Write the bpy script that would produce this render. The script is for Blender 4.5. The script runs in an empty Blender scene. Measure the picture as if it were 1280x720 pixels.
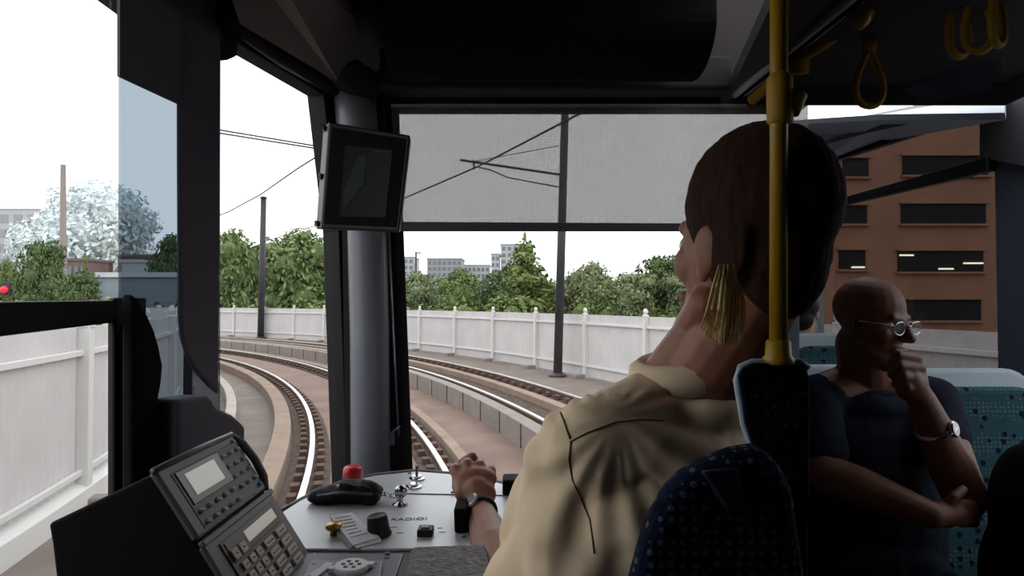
import bpy, bmesh, math, random
from mathutils import Vector, Matrix, noise
from mathutils.bvhtree import BVHTree
random.seed(7)
C = bpy.context.scene.collection
V = Vector
PI = math.pi
rad = math.radians

# ------------------------------------------------------------------ camera
F, CX, CY = 800.0, 640.0, 360.0
EYE = V((0, 0, 2.15))
PITCH = math.atan(18 / 800)
cam = bpy.data.cameras.new('camera')
cam.sensor_width = 36
cam.lens = 36 * F / 1280
cam.clip_start = 0.02
cam.clip_end = 2000
camo = bpy.data.objects.new('camera', cam)
C.objects.link(camo)
camo.location = EYE
camo.rotation_euler = (PI / 2 + PITCH, 0, 0)
bpy.context.scene.camera = camo

def ray(px, py):
    u = (px - CX) / F; v = (CY - py) / F
    return V((u, math.cos(PITCH) - v * math.sin(PITCH), math.sin(PITCH) + v * math.cos(PITCH)))
def W(px, py, Y):
    d = ray(px, py); return EYE + d * (Y / d.y)
def G(px, py, z=0.0):
    d = ray(px, py); return EYE + d * ((z - EYE.z) / d.z)
def LW(px, py, off=0.0):            # where a sight line meets the cab's left side wall
    d = ray(px, py); return EYE + d * ((-0.92 - off) / (d.x - 0.25 * d.y))

# ------------------------------------------------------------------ materials
def lin(c):
    c = c / 255.0
    return c / 12.92 if c <= 0.04045 else ((c + 0.055) / 1.055) ** 2.4
def col(rgb): return (lin(rgb[0]), lin(rgb[1]), lin(rgb[2]), 1)
def sky_dimmed(rgb, k=0.68):          # outdoor colours scaled darker to offset the stronger sky
    f = lambda x: 255 * (x * 12.92 if x <= 0.0031308 else 1.055 * x ** (1 / 2.4) - 0.055)
    return tuple(f(lin(c) * k) for c in rgb)
MATS = {}
def mat(name, rgb, rough=0.6, metal=0.0, nscale=0, namt=0.0, spec=0.5, bump=0.0, stretch=(1, 1, 1), sheen=0, emit=0):
    if name in MATS: return MATS[name]
    m = bpy.data.materials.new(name); m.use_nodes = True
    nt = m.node_tree; b = nt.nodes['Principled BSDF']
    b.inputs['Base Color'].default_value = col(rgb)
    b.inputs['Roughness'].default_value = rough
    b.inputs['Metallic'].default_value = metal
    b.inputs['Specular IOR Level'].default_value = spec
    if emit:
        b.inputs['Emission Color'].default_value = col(rgb); b.inputs['Emission Strength'].default_value = emit
    if nscale:
        tc = nt.nodes.new('ShaderNodeTexCoord'); mp = nt.nodes.new('ShaderNodeMapping')
        mp.inputs['Scale'].default_value = stretch
        nz = nt.nodes.new('ShaderNodeTexNoise'); nz.inputs['Scale'].default_value = nscale; nz.inputs['Detail'].default_value = 6
        nt.links.new(tc.outputs['Object'], mp.inputs[0]); nt.links.new(mp.outputs[0], nz.inputs['Vector'])
        rp = nt.nodes.new('ShaderNodeValToRGB')
        c = col(rgb)
        rp.color_ramp.elements[0].position = 0.3; rp.color_ramp.elements[1].position = 0.7
        rp.color_ramp.elements[0].color = [max(0, x * (1 - namt)) for x in c[:3]] + [1]
        rp.color_ramp.elements[1].color = [min(1, x * (1 + namt)) for x in c[:3]] + [1]
        nt.links.new(nz.outputs['Fac'], rp.inputs[0]); nt.links.new(rp.outputs[0], b.inputs['Base Color'])
        if bump:
            bp = nt.nodes.new('ShaderNodeBump'); bp.inputs['Strength'].default_value = bump; bp.inputs['Distance'].default_value = 0.01
            nt.links.new(nz.outputs['Fac'], bp.inputs['Height']); nt.links.new(bp.outputs[0], b.inputs['Normal'])
    MATS[name] = m
    return m

def glass(name, tint=(1, 1, 1), refl=0.04, rough=0.0):
    m = bpy.data.materials.new(name); m.use_nodes = True; nt = m.node_tree
    for n in list(nt.nodes): nt.nodes.remove(n)
    o = nt.nodes.new('ShaderNodeOutputMaterial'); mx = nt.nodes.new('ShaderNodeMixShader')
    t = nt.nodes.new('ShaderNodeBsdfTransparent'); g = nt.nodes.new('ShaderNodeBsdfGlossy')
    t.inputs[0].default_value = (*tint, 1); g.inputs['Roughness'].default_value = rough
    lw = nt.nodes.new('ShaderNodeLayerWeight'); lw.inputs['Blend'].default_value = 0.5
    pw = nt.nodes.new('ShaderNodeMath'); pw.operation = 'POWER'; pw.inputs[1].default_value = 5
    ma = nt.nodes.new('ShaderNodeMath'); ma.operation = 'MULTIPLY_ADD'; ma.inputs[1].default_value = 0.5; ma.inputs[2].default_value = refl * 0.5
    nt.links.new(lw.outputs['Facing'], pw.inputs[0]); nt.links.new(pw.outputs[0], ma.inputs[0])
    nt.links.new(ma.outputs[0], mx.inputs[0]); nt.links.new(t.outputs[0], mx.inputs[1]); nt.links.new(g.outputs[0], mx.inputs[2])
    nt.links.new(mx.outputs[0], o.inputs[0])
    return m

def leafmat(name, a, b_):
    m = bpy.data.materials.new(name); m.use_nodes = True; nt = m.node_tree; b = nt.nodes['Principled BSDF']
    g = nt.nodes.new('ShaderNodeNewGeometry'); rp = nt.nodes.new('ShaderNodeValToRGB')
    rp.color_ramp.elements[0].color = col(a); rp.color_ramp.elements[1].color = col(b_)
    nt.links.new(g.outputs['Random Per Island'], rp.inputs[0]); nt.links.new(rp.outputs[0], b.inputs['Base Color'])
    b.inputs['Roughness'].default_value = 0.7; b.inputs['Specular IOR Level'].default_value = 0.2
    return m

def moquette(name, base, dot, dark):
    m = bpy.data.materials.new(name); m.use_nodes = True; nt = m.node_tree; b = nt.nodes['Principled BSDF']
    tc = nt.nodes.new('ShaderNodeTexCoord')
    def dots(scale, thr, rnd):
        vo = nt.nodes.new('ShaderNodeTexVoronoi'); vo.inputs['Scale'].default_value = scale; vo.inputs['Randomness'].default_value = rnd
        nt.links.new(tc.outputs['Object'], vo.inputs['Vector'])
        lt = nt.nodes.new('ShaderNodeMath'); lt.operation = 'LESS_THAN'; lt.inputs[1].default_value = thr
        nt.links.new(vo.outputs['Distance'], lt.inputs[0]); return lt
    d1 = dots(95, 0.30, 0.25); d2 = dots(38, 0.27, 0.9)
    m1 = nt.nodes.new('ShaderNodeMix'); m1.data_type = 'RGBA'; m2 = nt.nodes.new('ShaderNodeMix'); m2.data_type = 'RGBA'
    m1.inputs[6].default_value = col(base); m1.inputs[7].default_value = col(dot)
    nt.links.new(d1.outputs[0], m1.inputs[0]); nt.links.new(m1.outputs[2], m2.inputs[6])
    m2.inputs[7].default_value = col(dark); nt.links.new(d2.outputs[0], m2.inputs[0])
    nt.links.new(m2.outputs[2], b.inputs['Base Color'])
    b.inputs['Roughness'].default_value = 0.9; b.inputs['Specular IOR Level'].default_value = 0.1
    return m

def blindmat():
    m = bpy.data.materials.new('blind_mesh'); m.use_nodes = True; nt = m.node_tree
    for n in list(nt.nodes): nt.nodes.remove(n)
    o = nt.nodes.new('ShaderNodeOutputMaterial'); mx = nt.nodes.new('ShaderNodeMixShader')
    t = nt.nodes.new('ShaderNodeBsdfTransparent'); d = nt.nodes.new('ShaderNodeBsdfPrincipled')
    d.inputs['Base Color'].default_value = col((120, 116, 112)); d.inputs['Roughness'].default_value = 0.9
    tc = nt.nodes.new('ShaderNodeTexCoord'); mp = nt.nodes.new('ShaderNodeMapping'); mp.inputs['Scale'].default_value = (1, 1, 1)
    wx = nt.nodes.new('ShaderNodeTexWave'); wx.bands_direction = 'X'; wx.inputs['Scale'].default_value = 95; wx.inputs['Distortion'].default_value = 1.0
    wz = nt.nodes.new('ShaderNodeTexWave'); wz.bands_direction = 'Z'; wz.inputs['Scale'].default_value = 95; wz.inputs['Distortion'].default_value = 1.0
    nz = nt.nodes.new('ShaderNodeTexNoise'); nz.inputs['Scale'].default_value = 25
    mz = nt.nodes.new('ShaderNodeMapping'); mz.inputs['Scale'].default_value = (6, 1, 1)
    nt.links.new(tc.outputs['Object'], mz.inputs[0]); nt.links.new(mz.outputs[0], nz.inputs['Vector'])
    for w in (wx, wz): nt.links.new(tc.outputs['Object'], w.inputs['Vector'])
    ad = nt.nodes.new('ShaderNodeMath'); ad.operation = 'ADD'
    nt.links.new(wx.outputs['Fac'], ad.inputs[0]); nt.links.new(wz.outputs['Fac'], ad.inputs[1])
    a2 = nt.nodes.new('ShaderNodeMath'); a2.operation = 'ADD'
    nt.links.new(ad.outputs[0], a2.inputs[0]); nt.links.new(nz.outputs['Fac'], a2.inputs[1])
    mr = nt.nodes.new('ShaderNodeMapRange'); mr.inputs[1].default_value = 0.5; mr.inputs[2].default_value = 2.5
    mr.inputs[3].default_value = 0.655; mr.inputs[4].default_value = 0.57
    nt.links.new(a2.outputs[0], mr.inputs[0]); nt.links.new(mr.outputs[0], mx.inputs[0])
    nt.links.new(t.outputs[0], mx.inputs[1]); nt.links.new(d.outputs[0], mx.inputs[2]); nt.links.new(mx.outputs[0], o.inputs[0])
    return m

M_white = mat('white_fence_paint', sky_dimmed((226, 222, 222)), 0.6, nscale=1.3, namt=0.07)
M_whitetrim = mat('white_post_paint', sky_dimmed((240, 238, 236)), 0.55)
M_conc = mat('concrete_brown', sky_dimmed((140, 116, 105)), 0.9, nscale=1.2, namt=0.22)
M_conc2 = mat('concrete_grey', sky_dimmed((136, 124, 116)), 0.9, nscale=1.6, namt=0.2)
M_kerb = mat('kerb_tan', sky_dimmed((160, 138, 122)), 0.9, nscale=2.5, namt=0.15)
M_kerbw = mat('kerb_white', sky_dimmed((196, 186, 176)), 0.85, nscale=2, namt=0.1)
M_wallc = mat('wall_concrete', sky_dimmed((156, 146, 140)), 0.9, nscale=2, namt=0.12)
M_ballast = mat('ballast', sky_dimmed((84, 66, 56)), 0.95, nscale=9, namt=0.55)
M_rail = mat('rail_steel', (225, 222, 220), 0.3, metal=0.75)
M_railside = mat('rail_rust', sky_dimmed((92, 66, 52)), 0.8, nscale=8, namt=0.3)
M_pole = mat('pole_dark', sky_dimmed((52, 50, 58)), 0.5)
M_wire = mat('wire_dark', sky_dimmed((66, 64, 66)), 0.6)
M_earth = mat('far_ground', sky_dimmed((112, 108, 84)), 0.95, nscale=0.1, namt=0.3)
M_black = mat('black_plastic', (27, 26, 30), 0.5, spec=0.35)
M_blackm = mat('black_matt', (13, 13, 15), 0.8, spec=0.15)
M_charcoal = mat('charcoal_trim', (96, 92, 104), 0.55, spec=0.3)  # trim grey lifted to carry the haze reflected in the glass
M_head = mat('headlining_dark', (52, 48, 52), 0.8, spec=0.2)
M_headl = mat('headlining_taupe', (120, 112, 110), 0.7, spec=0.2)
M_pillar = mat('pillar_grey', (128, 130, 140), 0.35, nscale=3, namt=0.05)
M_chrome = mat('chrome', (205, 205, 208), 0.18, metal=1.0)
M_brass = mat('brass', (170, 140, 70), 0.35, metal=0.9)
M_desk = mat('desk_metal', (188, 189, 194), 0.38, metal=0.25, nscale=40, namt=0.04, stretch=(1, 8, 8))
M_desk2 = mat('desk_grey', (104, 106, 114), 0.5)
M_red = mat('red_button', (190, 22, 34), 0.35)
M_pouch = mat('pouch_black', (24, 23, 27), 0.75, nscale=30, namt=0.3)
M_paper = mat('paper_white', (225, 222, 228), 0.8, nscale=25, namt=0.06)
M_paperp = mat('paper_print', (196, 184, 196), 0.8)
M_speck = mat('speckled_rubber', (74, 66, 68), 0.6, nscale=110, namt=0.85, bump=0.5)
M_console = mat('console_shell', (92, 92, 100), 0.45)
M_consolef = mat('console_face', (84, 82, 92), 0.5, nscale=15, namt=0.06)
M_key = mat('key_grey', (196, 194, 202), 0.4)
M_keyb = mat('key_beige', (190, 182, 170), 0.5)
M_keyblue = mat('key_blue', (110, 150, 190), 0.4)
M_keymark = mat('key_mark', (188, 186, 190), 0.5)
M_lcd = mat('lcd_panel', (196, 200, 188), 0.25, emit=0.3)
M_lcdbez = mat('lcd_bezel', (34, 33, 38), 0.3)
M_ink = mat('ink_grey', (70, 70, 74), 0.7)
M_skin = mat('skin_driver', (146, 96, 74), 0.55, nscale=30, namt=0.12, bump=0.12)
M_skin2 = mat('skin_passenger', (124, 80, 62), 0.5, nscale=25, namt=0.08)
M_skin3 = mat('skin_pale', (196, 160, 140), 0.55)
M_shirt = mat('shirt_cream', (238, 214, 182), 0.85, nscale=4, namt=0.05, spec=0.15)
M_shirtseam = mat('shirt_seam', (120, 92, 56), 0.9)
M_hair = mat('hair_brown', (50, 34, 24), 0.85, spec=0.1, nscale=60, namt=0.35, stretch=(3, 3, 0.6))
M_hairb = mat('hair_blonde', (228, 190, 126), 0.5, nscale=70, namt=0.35, stretch=(3, 3, 0.3))
M_tee = mat('tee_navy', (36, 41, 53), 0.9, nscale=6, namt=0.12, spec=0.1)
M_trou = mat('trousers_black', (16, 16, 20), 0.9, spec=0.1)
M_beige = mat('collar_beige', (190, 160, 130), 0.85)
M_eye = mat('eye_white', (210, 205, 200), 0.3)
M_iris = mat('iris_dark', (30, 20, 16), 0.3)
M_yellow = mat('yellow_rail', (168, 132, 18), 0.4)
M_yellowd = mat('yellow_strap', (176, 136, 24), 0.6)
M_seatrim = mat('seat_shell_pale', (178, 192, 204), 0.45)
M_moq = moquette('moquette_teal', (52, 84, 94), (88, 116, 120), (22, 32, 42))
M_moqn = moquette('moquette_navy', (20, 27, 48), (78, 86, 102), (10, 13, 24))
M_saldark = mat('reflected_saloon_ceiling', (92, 90, 95), 0.7, spec=0.2)
M_salgrey = mat('saloon_panel', (196, 206, 218), 0.6, spec=0.2)
M_salwall = mat('saloon_wall', (96, 104, 116), 0.6, spec=0.2)
M_salend = mat('saloon_end', (160, 170, 180), 0.6, spec=0.2)
M_floor = mat('floor_dark', (40, 40, 44), 0.8)
M_brick = mat('brick_orange', sky_dimmed((172, 126, 102)), 0.9, nscale=0.5, namt=0.12)
M_slot = mat('slot_dark', sky_dimmed((22, 16, 20)), 0.9)
M_tube = mat('tube_light', (255, 244, 214), 0.5, emit=3.0)
M_grey = mat('building_grey', sky_dimmed((176, 176, 180)), 0.8)
M_grey2 = mat('building_pale', sky_dimmed((204, 206, 212)), 0.8)
M_win = mat('building_window', sky_dimmed((126, 132, 140)), 0.4)
M_shed = mat('shed_steel', sky_dimmed((150, 164, 174)), 0.6)
M_shedroof = mat('shed_roof', sky_dimmed((214, 218, 222)), 0.6)
M_brickred = mat('red_brick', sky_dimmed((134, 112, 106)), 0.9)
M_trunk = mat('bark', sky_dimmed((70, 56, 44)), 0.9)
M_redlamp = mat('red_lamp', (240, 30, 50), 0.4, emit=1.2)
L_mid = leafmat('leaf_mid', sky_dimmed((84, 108, 58)), sky_dimmed((150, 168, 108)))
L_dark = leafmat('leaf_dark', sky_dimmed((70, 90, 56)), sky_dimmed((124, 144, 92)))
L_con = leafmat('leaf_conifer', sky_dimmed((86, 106, 58)), sky_dimmed((152, 166, 102)))
L_soft = leafmat('leaf_soft', sky_dimmed((100, 116, 80)), sky_dimmed((164, 176, 130)))
L_ghost = leafmat('leaf_ghost', (208, 218, 221), (226, 233, 235))  # paleness of a window reflection and haze put into the leaf colour
G_clear = glass('clear_glass', (0.97, 0.98, 0.98))
G_tint = glass('tinted_glass', (0.455, 0.50, 0.535))
G_sal = glass('saloon_glass', (0.47, 0.47, 0.48))
G_blind = blindmat()

# ------------------------------------------------------------------ mesh helpers
def new(): return bmesh.new()
def link(name, bm, m, parent=None, smooth=False, bevel=0.0, seg=2):
    bmesh.ops.recalc_face_normals(bm, faces=bm.faces)
    me = bpy.data.meshes.new(name); bm.to_mesh(me); bm.free()
    for mm in (m if isinstance(m, (list, tuple)) else [m]): me.materials.append(mm)
    if smooth:
        for p in me.polygons: p.use_smooth = True
    o = bpy.data.objects.new(name, me); C.objects.link(o)
    if bevel:
        b = o.modifiers.new('bevel', 'BEVEL'); b.width = bevel; b.segments = seg; b.limit_method = 'ANGLE'; b.angle_limit = rad(35)
    if parent: adopt(o, parent)
    return o
def adopt(o, parent):
    o.parent = parent
    o.matrix_parent_inverse = wmat(parent).inverted()
def wmat(o):
    m = o.matrix_basis.copy()
    if o.parent: m = wmat(o.parent) @ o.matrix_parent_inverse @ m
    return m
def thing(name, label, cat, loc=(0, 0, 0), group=None):
    o = bpy.data.objects.new(name, None); C.objects.link(o); o.location = loc; o.empty_display_size = 0.05
    return tag(o, label, cat, group)
def tag(o, label, cat, group=None, kind=None):
    o['label'] = label; o['category'] = cat
    if group: o['group'] = group
    if kind: o['kind'] = kind
    return o
def struct(o, label=None):
    o['kind'] = 'structure'
    if label: o['label'] = label
    return o
def rot_to(d):
    return V(d).normalized().to_track_quat('Z', 'Y').to_matrix().to_4x4()
def box(bm, c, s, R=None):
    m = Matrix.Translation(V(c)) @ (R.to_4x4() if R else Matrix()) @ Matrix.Diagonal((s[0], s[1], s[2], 1))
    bmesh.ops.create_cube(bm, size=1, matrix=m)
def hexa(bm, p):                    # eight corners: four of one face, four of the opposite
    v = [bm.verts.new(q) for q in p]
    for f in ((0, 1, 2, 3), (7, 6, 5, 4), (0, 4, 5, 1), (1, 5, 6, 2), (2, 6, 7, 3), (3, 7, 4, 0)): bm.faces.new([v[i] for i in f])
def prism(bm, pts, off):
    off = V(off); a = [bm.verts.new(p) for p in pts]; b = [bm.verts.new(V(p) + off) for p in pts]
    n = len(a); bm.faces.new(a); bm.faces.new(b[::-1])
    for i in range(n): bm.faces.new([a[i], b[i], b[(i + 1) % n], a[(i + 1) % n]])
def prism2(bm, A, B):
    a = [bm.verts.new(p) for p in A]; b = [bm.verts.new(p) for p in B]
    n = len(a); bm.faces.new(a); bm.faces.new(b[::-1])
    for i in range(n): bm.faces.new([a[i], b[i], b[(i + 1) % n], a[(i + 1) % n]])
def tube(bm, pts, r, n=10, closed=False, flat=1.0):
    pts = [V(p) for p in pts]; rs = r if isinstance(r, (list, tuple)) else [r] * len(pts)
    rings = []; N = len(pts); up = None
    for i, p in enumerate(pts):
        if closed: t = pts[(i + 1) % N] - pts[i - 1]
        else: t = pts[min(i + 1, N - 1)] - pts[max(i - 1, 0)]
        t.normalize()
        if up is None: up = V((0, 0, 1)) if abs(t.z) < 0.9 else V((1, 0, 0))
        a = t.cross(up).normalized(); b = a.cross(t).normalized(); up = b
        rings.append([bm.verts.new(p + a * math.cos(2 * PI * k / n) * rs[i] + b * math.sin(2 * PI * k / n) * rs[i] * flat) for k in range(n)])
    for i in range(N if closed else N - 1):
        A, B = rings[i], rings[(i + 1) % N]
        for k in range(n): bm.faces.new([A[k], A[(k + 1) % n], B[(k + 1) % n], B[k]])
    if not closed: bm.faces.new(rings[0][::-1]); bm.faces.new(rings[-1])
def lathe(bm, prof, c, axis=(0, 0, 1), n=24):
    M = Matrix.Translation(V(c)) @ rot_to(axis); rings = []
    for r, z in prof:
        rings.append([bm.verts.new(M @ V((r * math.cos(2 * PI * k / n), r * math.sin(2 * PI * k / n), z))) for k in range(n)])
    for A, B in zip(rings, rings[1:]):
        for k in range(n): bm.faces.new([A[k], A[(k + 1) % n], B[(k + 1) % n], B[k]])
    bm.faces.new(rings[0][::-1]); bm.faces.new(rings[-1])
def ell(bm, c, r, R=None, u=20, v=12):
    if not isinstance(r, (list, tuple)): r = (r, r, r)
    m = Matrix.Translation(V(c)) @ (R.to_4x4() if R else Matrix()) @ Matrix.Diagonal((r[0], r[1], r[2], 1))
    bmesh.ops.create_uvsphere(bm, u_segments=u, v_segments=v, radius=1, matrix=m)
def cap(bm, p0, p1, r0, r1=None, n=16):
    r1 = r0 if r1 is None else r1; p0 = V(p0); p1 = V(p1); d = p1 - p0
    bmesh.ops.create_cone(bm, cap_ends=True, segments=n, radius1=r0, radius2=r1, depth=d.length, matrix=Matrix.Translation((p0 + p1) / 2) @ rot_to(d))
    ell(bm, p0, r0, u=n, v=10); ell(bm, p1, r1, u=n, v=10)
def rrect(w, h, r, n=6):
    out = []
    for cx, cy, a in ((w / 2 - r, h / 2 - r, 0), (-w / 2 + r, h / 2 - r, 90), (-w / 2 + r, -h / 2 + r, 180), (w / 2 - r, -h / 2 + r, 270)):
        for k in range(n + 1):
            t = rad(a + 90 * k / n); out.append((cx + r * math.cos(t), cy + r * math.sin(t)))
    return out
def fuse(name, bm, m, parent, voxel=0.004, smooth=3, fn=None):
    """one continuous skin over overlapping volumes"""
    bmesh.ops.recalc_face_normals(bm, faces=bm.faces)
    me = bpy.data.meshes.new('tmp'); bm.to_mesh(me); bm.free()
    t = bpy.data.objects.new('tmp', me); C.objects.link(t)
    r = t.modifiers.new('r', 'REMESH'); r.mode = 'VOXEL'; r.voxel_size = voxel
    if smooth:
        s = t.modifiers.new('s', 'SMOOTH'); s.factor = 0.5; s.iterations = smooth
    dg = bpy.context.evaluated_depsgraph_get(); dg.update()
    out = bpy.data.meshes.new_from_object(t.evaluated_get(dg))
    bpy.data.objects.remove(t); bpy.data.meshes.remove(me)
    out.name = name; out.materials.clear(); out.materials.append(m)
    if fn:
        nr = [v.normal.copy() for v in out.vertices]
        for v, n_ in zip(out.vertices, nr): v.co = fn(v.co.copy(), n_)
    for p in out.polygons: p.use_smooth = True
    o = bpy.data.objects.new(name, out); C.objects.link(o)
    if parent: adopt(o, parent)
    return o
def text(name, s, M, size, m, parent):
    cu = bpy.data.curves.new(name, 'FONT'); cu.body = s; cu.size = size; cu.extrude = 0.0002; cu.align_x = 'LEFT'
    t = bpy.data.objects.new('tmp', cu); C.objects.link(t)
    dg = bpy.context.evaluated_depsgraph_get(); dg.update()
    me = bpy.data.meshes.new_from_object(t.evaluated_get(dg)); bpy.data.objects.remove(t)
    me.transform(M); me.materials.clear(); me.materials.append(m)
    o = bpy.data.objects.new(name, me); C.objects.link(o); adopt(o, parent); return o
def copy_tree(o, parent=None):
    c = o.copy(); C.objects.link(c)
    if parent: c.parent = parent; c.matrix_parent_inverse = o.matrix_parent_inverse.copy()
    for ch in list(o.children): copy_tree(ch, c)
    return c

# ------------------------------------------------------------------ sky
w = bpy.data.worlds.new('sky'); bpy.context.scene.world = w; w.use_nodes = True
w.node_tree.nodes['Background'].inputs[0].default_value = (0.985, 0.99, 1.0, 1)
w.node_tree.nodes['Background'].inputs[1].default_value = 2.2
sc = bpy.context.scene
sc.view_settings.view_transform = 'Standard'; sc.view_settings.look = 'None'
sc.view_settings.exposure = 0; sc.view_settings.gamma = 1; sc.view_settings.use_curve_mapping = False
sc.cycles.transparent_max_bounces = 24

# ------------------------------------------------------------------ the curve of the line
KX, KY = -42.6, -2.2
def arc(R, deg, z=0.0): return V((KX + R * math.cos(rad(deg)), KY + R * math.sin(rad(deg)), z))
def sweep(bm, prof, t0, t1, n):
    rings = []
    for i in range(n + 1):
        t = t0 + (t1 - t0) * i / n; rings.append([bm.verts.new(arc(R, t, z)) for R, z in prof])
    k = len(prof)
    for A, B in zip(rings, rings[1:]):
        for j in range(k): bm.faces.new([A[j], A[(j + 1) % k], B[(j + 1) % k], B[j]])
    bm.faces.new(rings[0]); bm.faces.new(rings[-1][::-1])
def band(name, R0, R1, z, m, depth=0.4, n=150, t0=-25, t1=110, label=None):
    b = new(); sweep(b, [(R0, z), (R1, z), (R1, z - depth), (R0, z - depth)], t0, t1, n)
    return struct(link(name, b, m), label)
b = new(); box(b, (0, 150, -1.15), (900, 700, 0.3)); struct(link('ground', b, M_earth))
band('walkway', 30, 40.78, -0.22, M_conc2)
band('track_floor', 40.98, 43.32, -0.14, M_conc)
band('channel_floor', 43.46, 44.6, -0.2, M_conc)
band('ballast_bed', 44.78, 47.1, 0.06, M_ballast)
band('verge', 47.1, 52, 0.0, M_conc2, depth=0.8)
def kerb(R0, R1, z, m, label, zb=-0.4):
    b = new(); sweep(b, [(R0, zb), (R0, z), (R1, z), (R1, zb)], -20, 105, 160)
    return tag(link('kerb', b, m, bevel=0.015), label, 'kerb')
kerb(39.82, 40.02, 0.0, M_kerbw, 'low pale kerb curving along the outer edge of the walkway left of the track')
kerb(40.72, 41.0, 0.02, M_kerb, 'tan concrete kerb running close beside the nearest track\'s left rail')
kerb(43.30, 43.47, 0.0, M_kerb, 'narrow tan kerb along the right rail of the nearest track')
b = new(); sweep(b, [(44.56, -0.4), (44.56, 0.2), (44.82, 0.2), (44.82, -0.4)], -20, 105, 160)
wl = thing('low_wall', 'low pale concrete wall with block joints between the two tracks', 'wall', arc(44.7, 12))
link('wall_body', b, M_wallc, wl, bevel=0.012)
b = new()
for k in range(60):
    t = -6 + k * 1.6
    p = arc(44.555, t, -0.0); R = Matrix.Rotation(rad(t), 3, 'Z'); box(b, p, (0.02, 0.018, 0.39), R)
link('joint', b, M_ballast, wl)
b = new(); sweep(b, [(45.75, -0.2), (45.75, 0.2), (45.98, 0.2), (45.98, -0.2)], -20, 105, 160)
tag(link('kerb', b, M_kerb, bevel=0.012), 'brown concrete upstand between the two rails of the far track', 'kerb')
band('rail_trough', 41.04, 41.6, -0.11, M_ballast)
band('rail_trough', 42.78, 43.28, -0.11, M_ballast)
def rail(R, z, label):
    r = thing('rail', label, 'rail', arc(R, 12, z - 0.14), 'tram rails')
    b = new(); sweep(b, [(R - 0.036, z - 0.03), (R - 0.036, z), (R + 0.036, z), (R + 0.036, z - 0.03)], -20, 105, 200)
    link('rail_head', b, M_rail, r)
    b = new(); sweep(b, [(R - 0.07, z - 0.15), (R - 0.02, z - 0.12), (R - 0.02, z - 0.03), (R + 0.02, z - 0.03), (R + 0.02, z - 0.12), (R + 0.07, z - 0.15)], -20, 105, 200)
    link('rail_web', b, M_railside, r)
    b = new()
    for k in range(120):
        t = -4 + k * 0.62
        for s in (-0.13, 0.13):
            box(b, arc(R + s, t, z - 0.10), (0.1, 0.16, 0.07), Matrix.Rotation(rad(t), 3, 'Z'))
    o = link('rail_fastening', b, M_railside, r); o['kind'] = 'stuff'
rail(41.34, 0.03, 'bright left rail of the nearest track, beside the tan kerb')
rail(43.02, 0.03, 'bright right rail of the nearest track, running under the driver\'s hand')
rail(44.98, 0.22, 'left rail of the far track, on top of the low wall')
rail(46.55, 0.22, 'right rail of the far track, the one nearest the long white fence')

# ------------------------------------------------------------------ white fences
def fence_panel_mesh(R, t0, t1, z0, z1, inward):
    b = new(); n = max(6, int((t1 - t0) * PI / 180 * R / 0.075)); f = []; k = []
    for i in range(n + 1):
        t = t0 + (t1 - t0) * i / n; a = 0.012 if i % 2 else -0.004
        f.append((R - inward * a, t)); k.append((R + inward * 0.03, t))
    def vv(L, z): return [b.verts.new(arc(r, t, z)) for r, t in L]
    a0, a1, b0, b1 = vv(f, z0), vv(f, z1), vv(k, z0), vv(k, z1)
    for i in range(n):
        b.faces.new([a0[i], a0[i + 1], a1[i + 1], a1[i]]); b.faces.new([b0[i], b1[i], b1[i + 1], b0[i + 1]]); b.faces.new([a1[i], a1[i + 1], b1[i + 1], b1[i]])
    return b
def make_fence(R, ts, zb, zt, inward, label, base=False, pr=0.062, rails=(0.86, 0.2)):
    fr = thing('fence', label, 'fence', arc(R, ts[len(ts) // 2], zb))
    for a, c in zip(ts, ts[1:]):
        link('panel', fence_panel_mesh(R, a, c, zb + 0.04, zt, inward), M_white, fr)
        for q in rails:
            z = zb + (zt - zb) * q; b = new()
            sweep(b, [(R - inward * 0.015, z - 0.035), (R - inward * 0.07, z - 0.035), (R - inward * 0.07, z + 0.035), (R - inward * 0.015, z + 0.035)], a, c, 5)
            link('rail', b, M_whitetrim, fr, bevel=0.008)
        if base:
            b = new(); sweep(b, [(R - inward * 0.0, zb), (R - inward * 0.14, zb), (R - inward * 0.14, zb + 0.24), (R - inward * 0.0, zb + 0.3)], a, c, 5)
            link('plinth', b, M_whitetrim, fr)
    for t in ts:
        b = new(); p = arc(R - inward * 0.05, t)
        box(b, (p.x, p.y, (zb + zt) / 2), (pr * 2, pr * 2, zt - zb + 0.06), Matrix.Rotation(rad(t), 3, 'Z'))
        lathe(b, [(pr * 1.35, 0), (pr * 1.35, 0.04), (pr * 0.5, 0.05), (pr * 0.9, 0.09), (pr * 1.0, 0.13), (pr * 0.7, 0.18), (0.01, 0.2)], (p.x, p.y, zt), n=12)
        link('post', b, M_whitetrim, fr, bevel=0.008)
        b = new(); q = arc(R - inward * 0.28, t); box(b, (q.x, q.y, zb + 0.05), (0.34, 0.22, 0.14), Matrix.Rotation(rad(t), 3, 'Z'))
        link('footing', b, M_wallc, fr, bevel=0.03)
    return fr
make_fence(49.2, [24.6 + 3.45 * k for k in range(-7, 15)], 0.0, 1.80, 1, 'long white boarded fence with ball-topped posts beyond the far track')
make_fence(38.8, [-1.2 + 3.9 * k + 0.0 for k in range(-1, 14)], -0.22, 1.86, -1, 'close white boarded fence seen through the window at the far left', base=True, pr=0.075)

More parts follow.
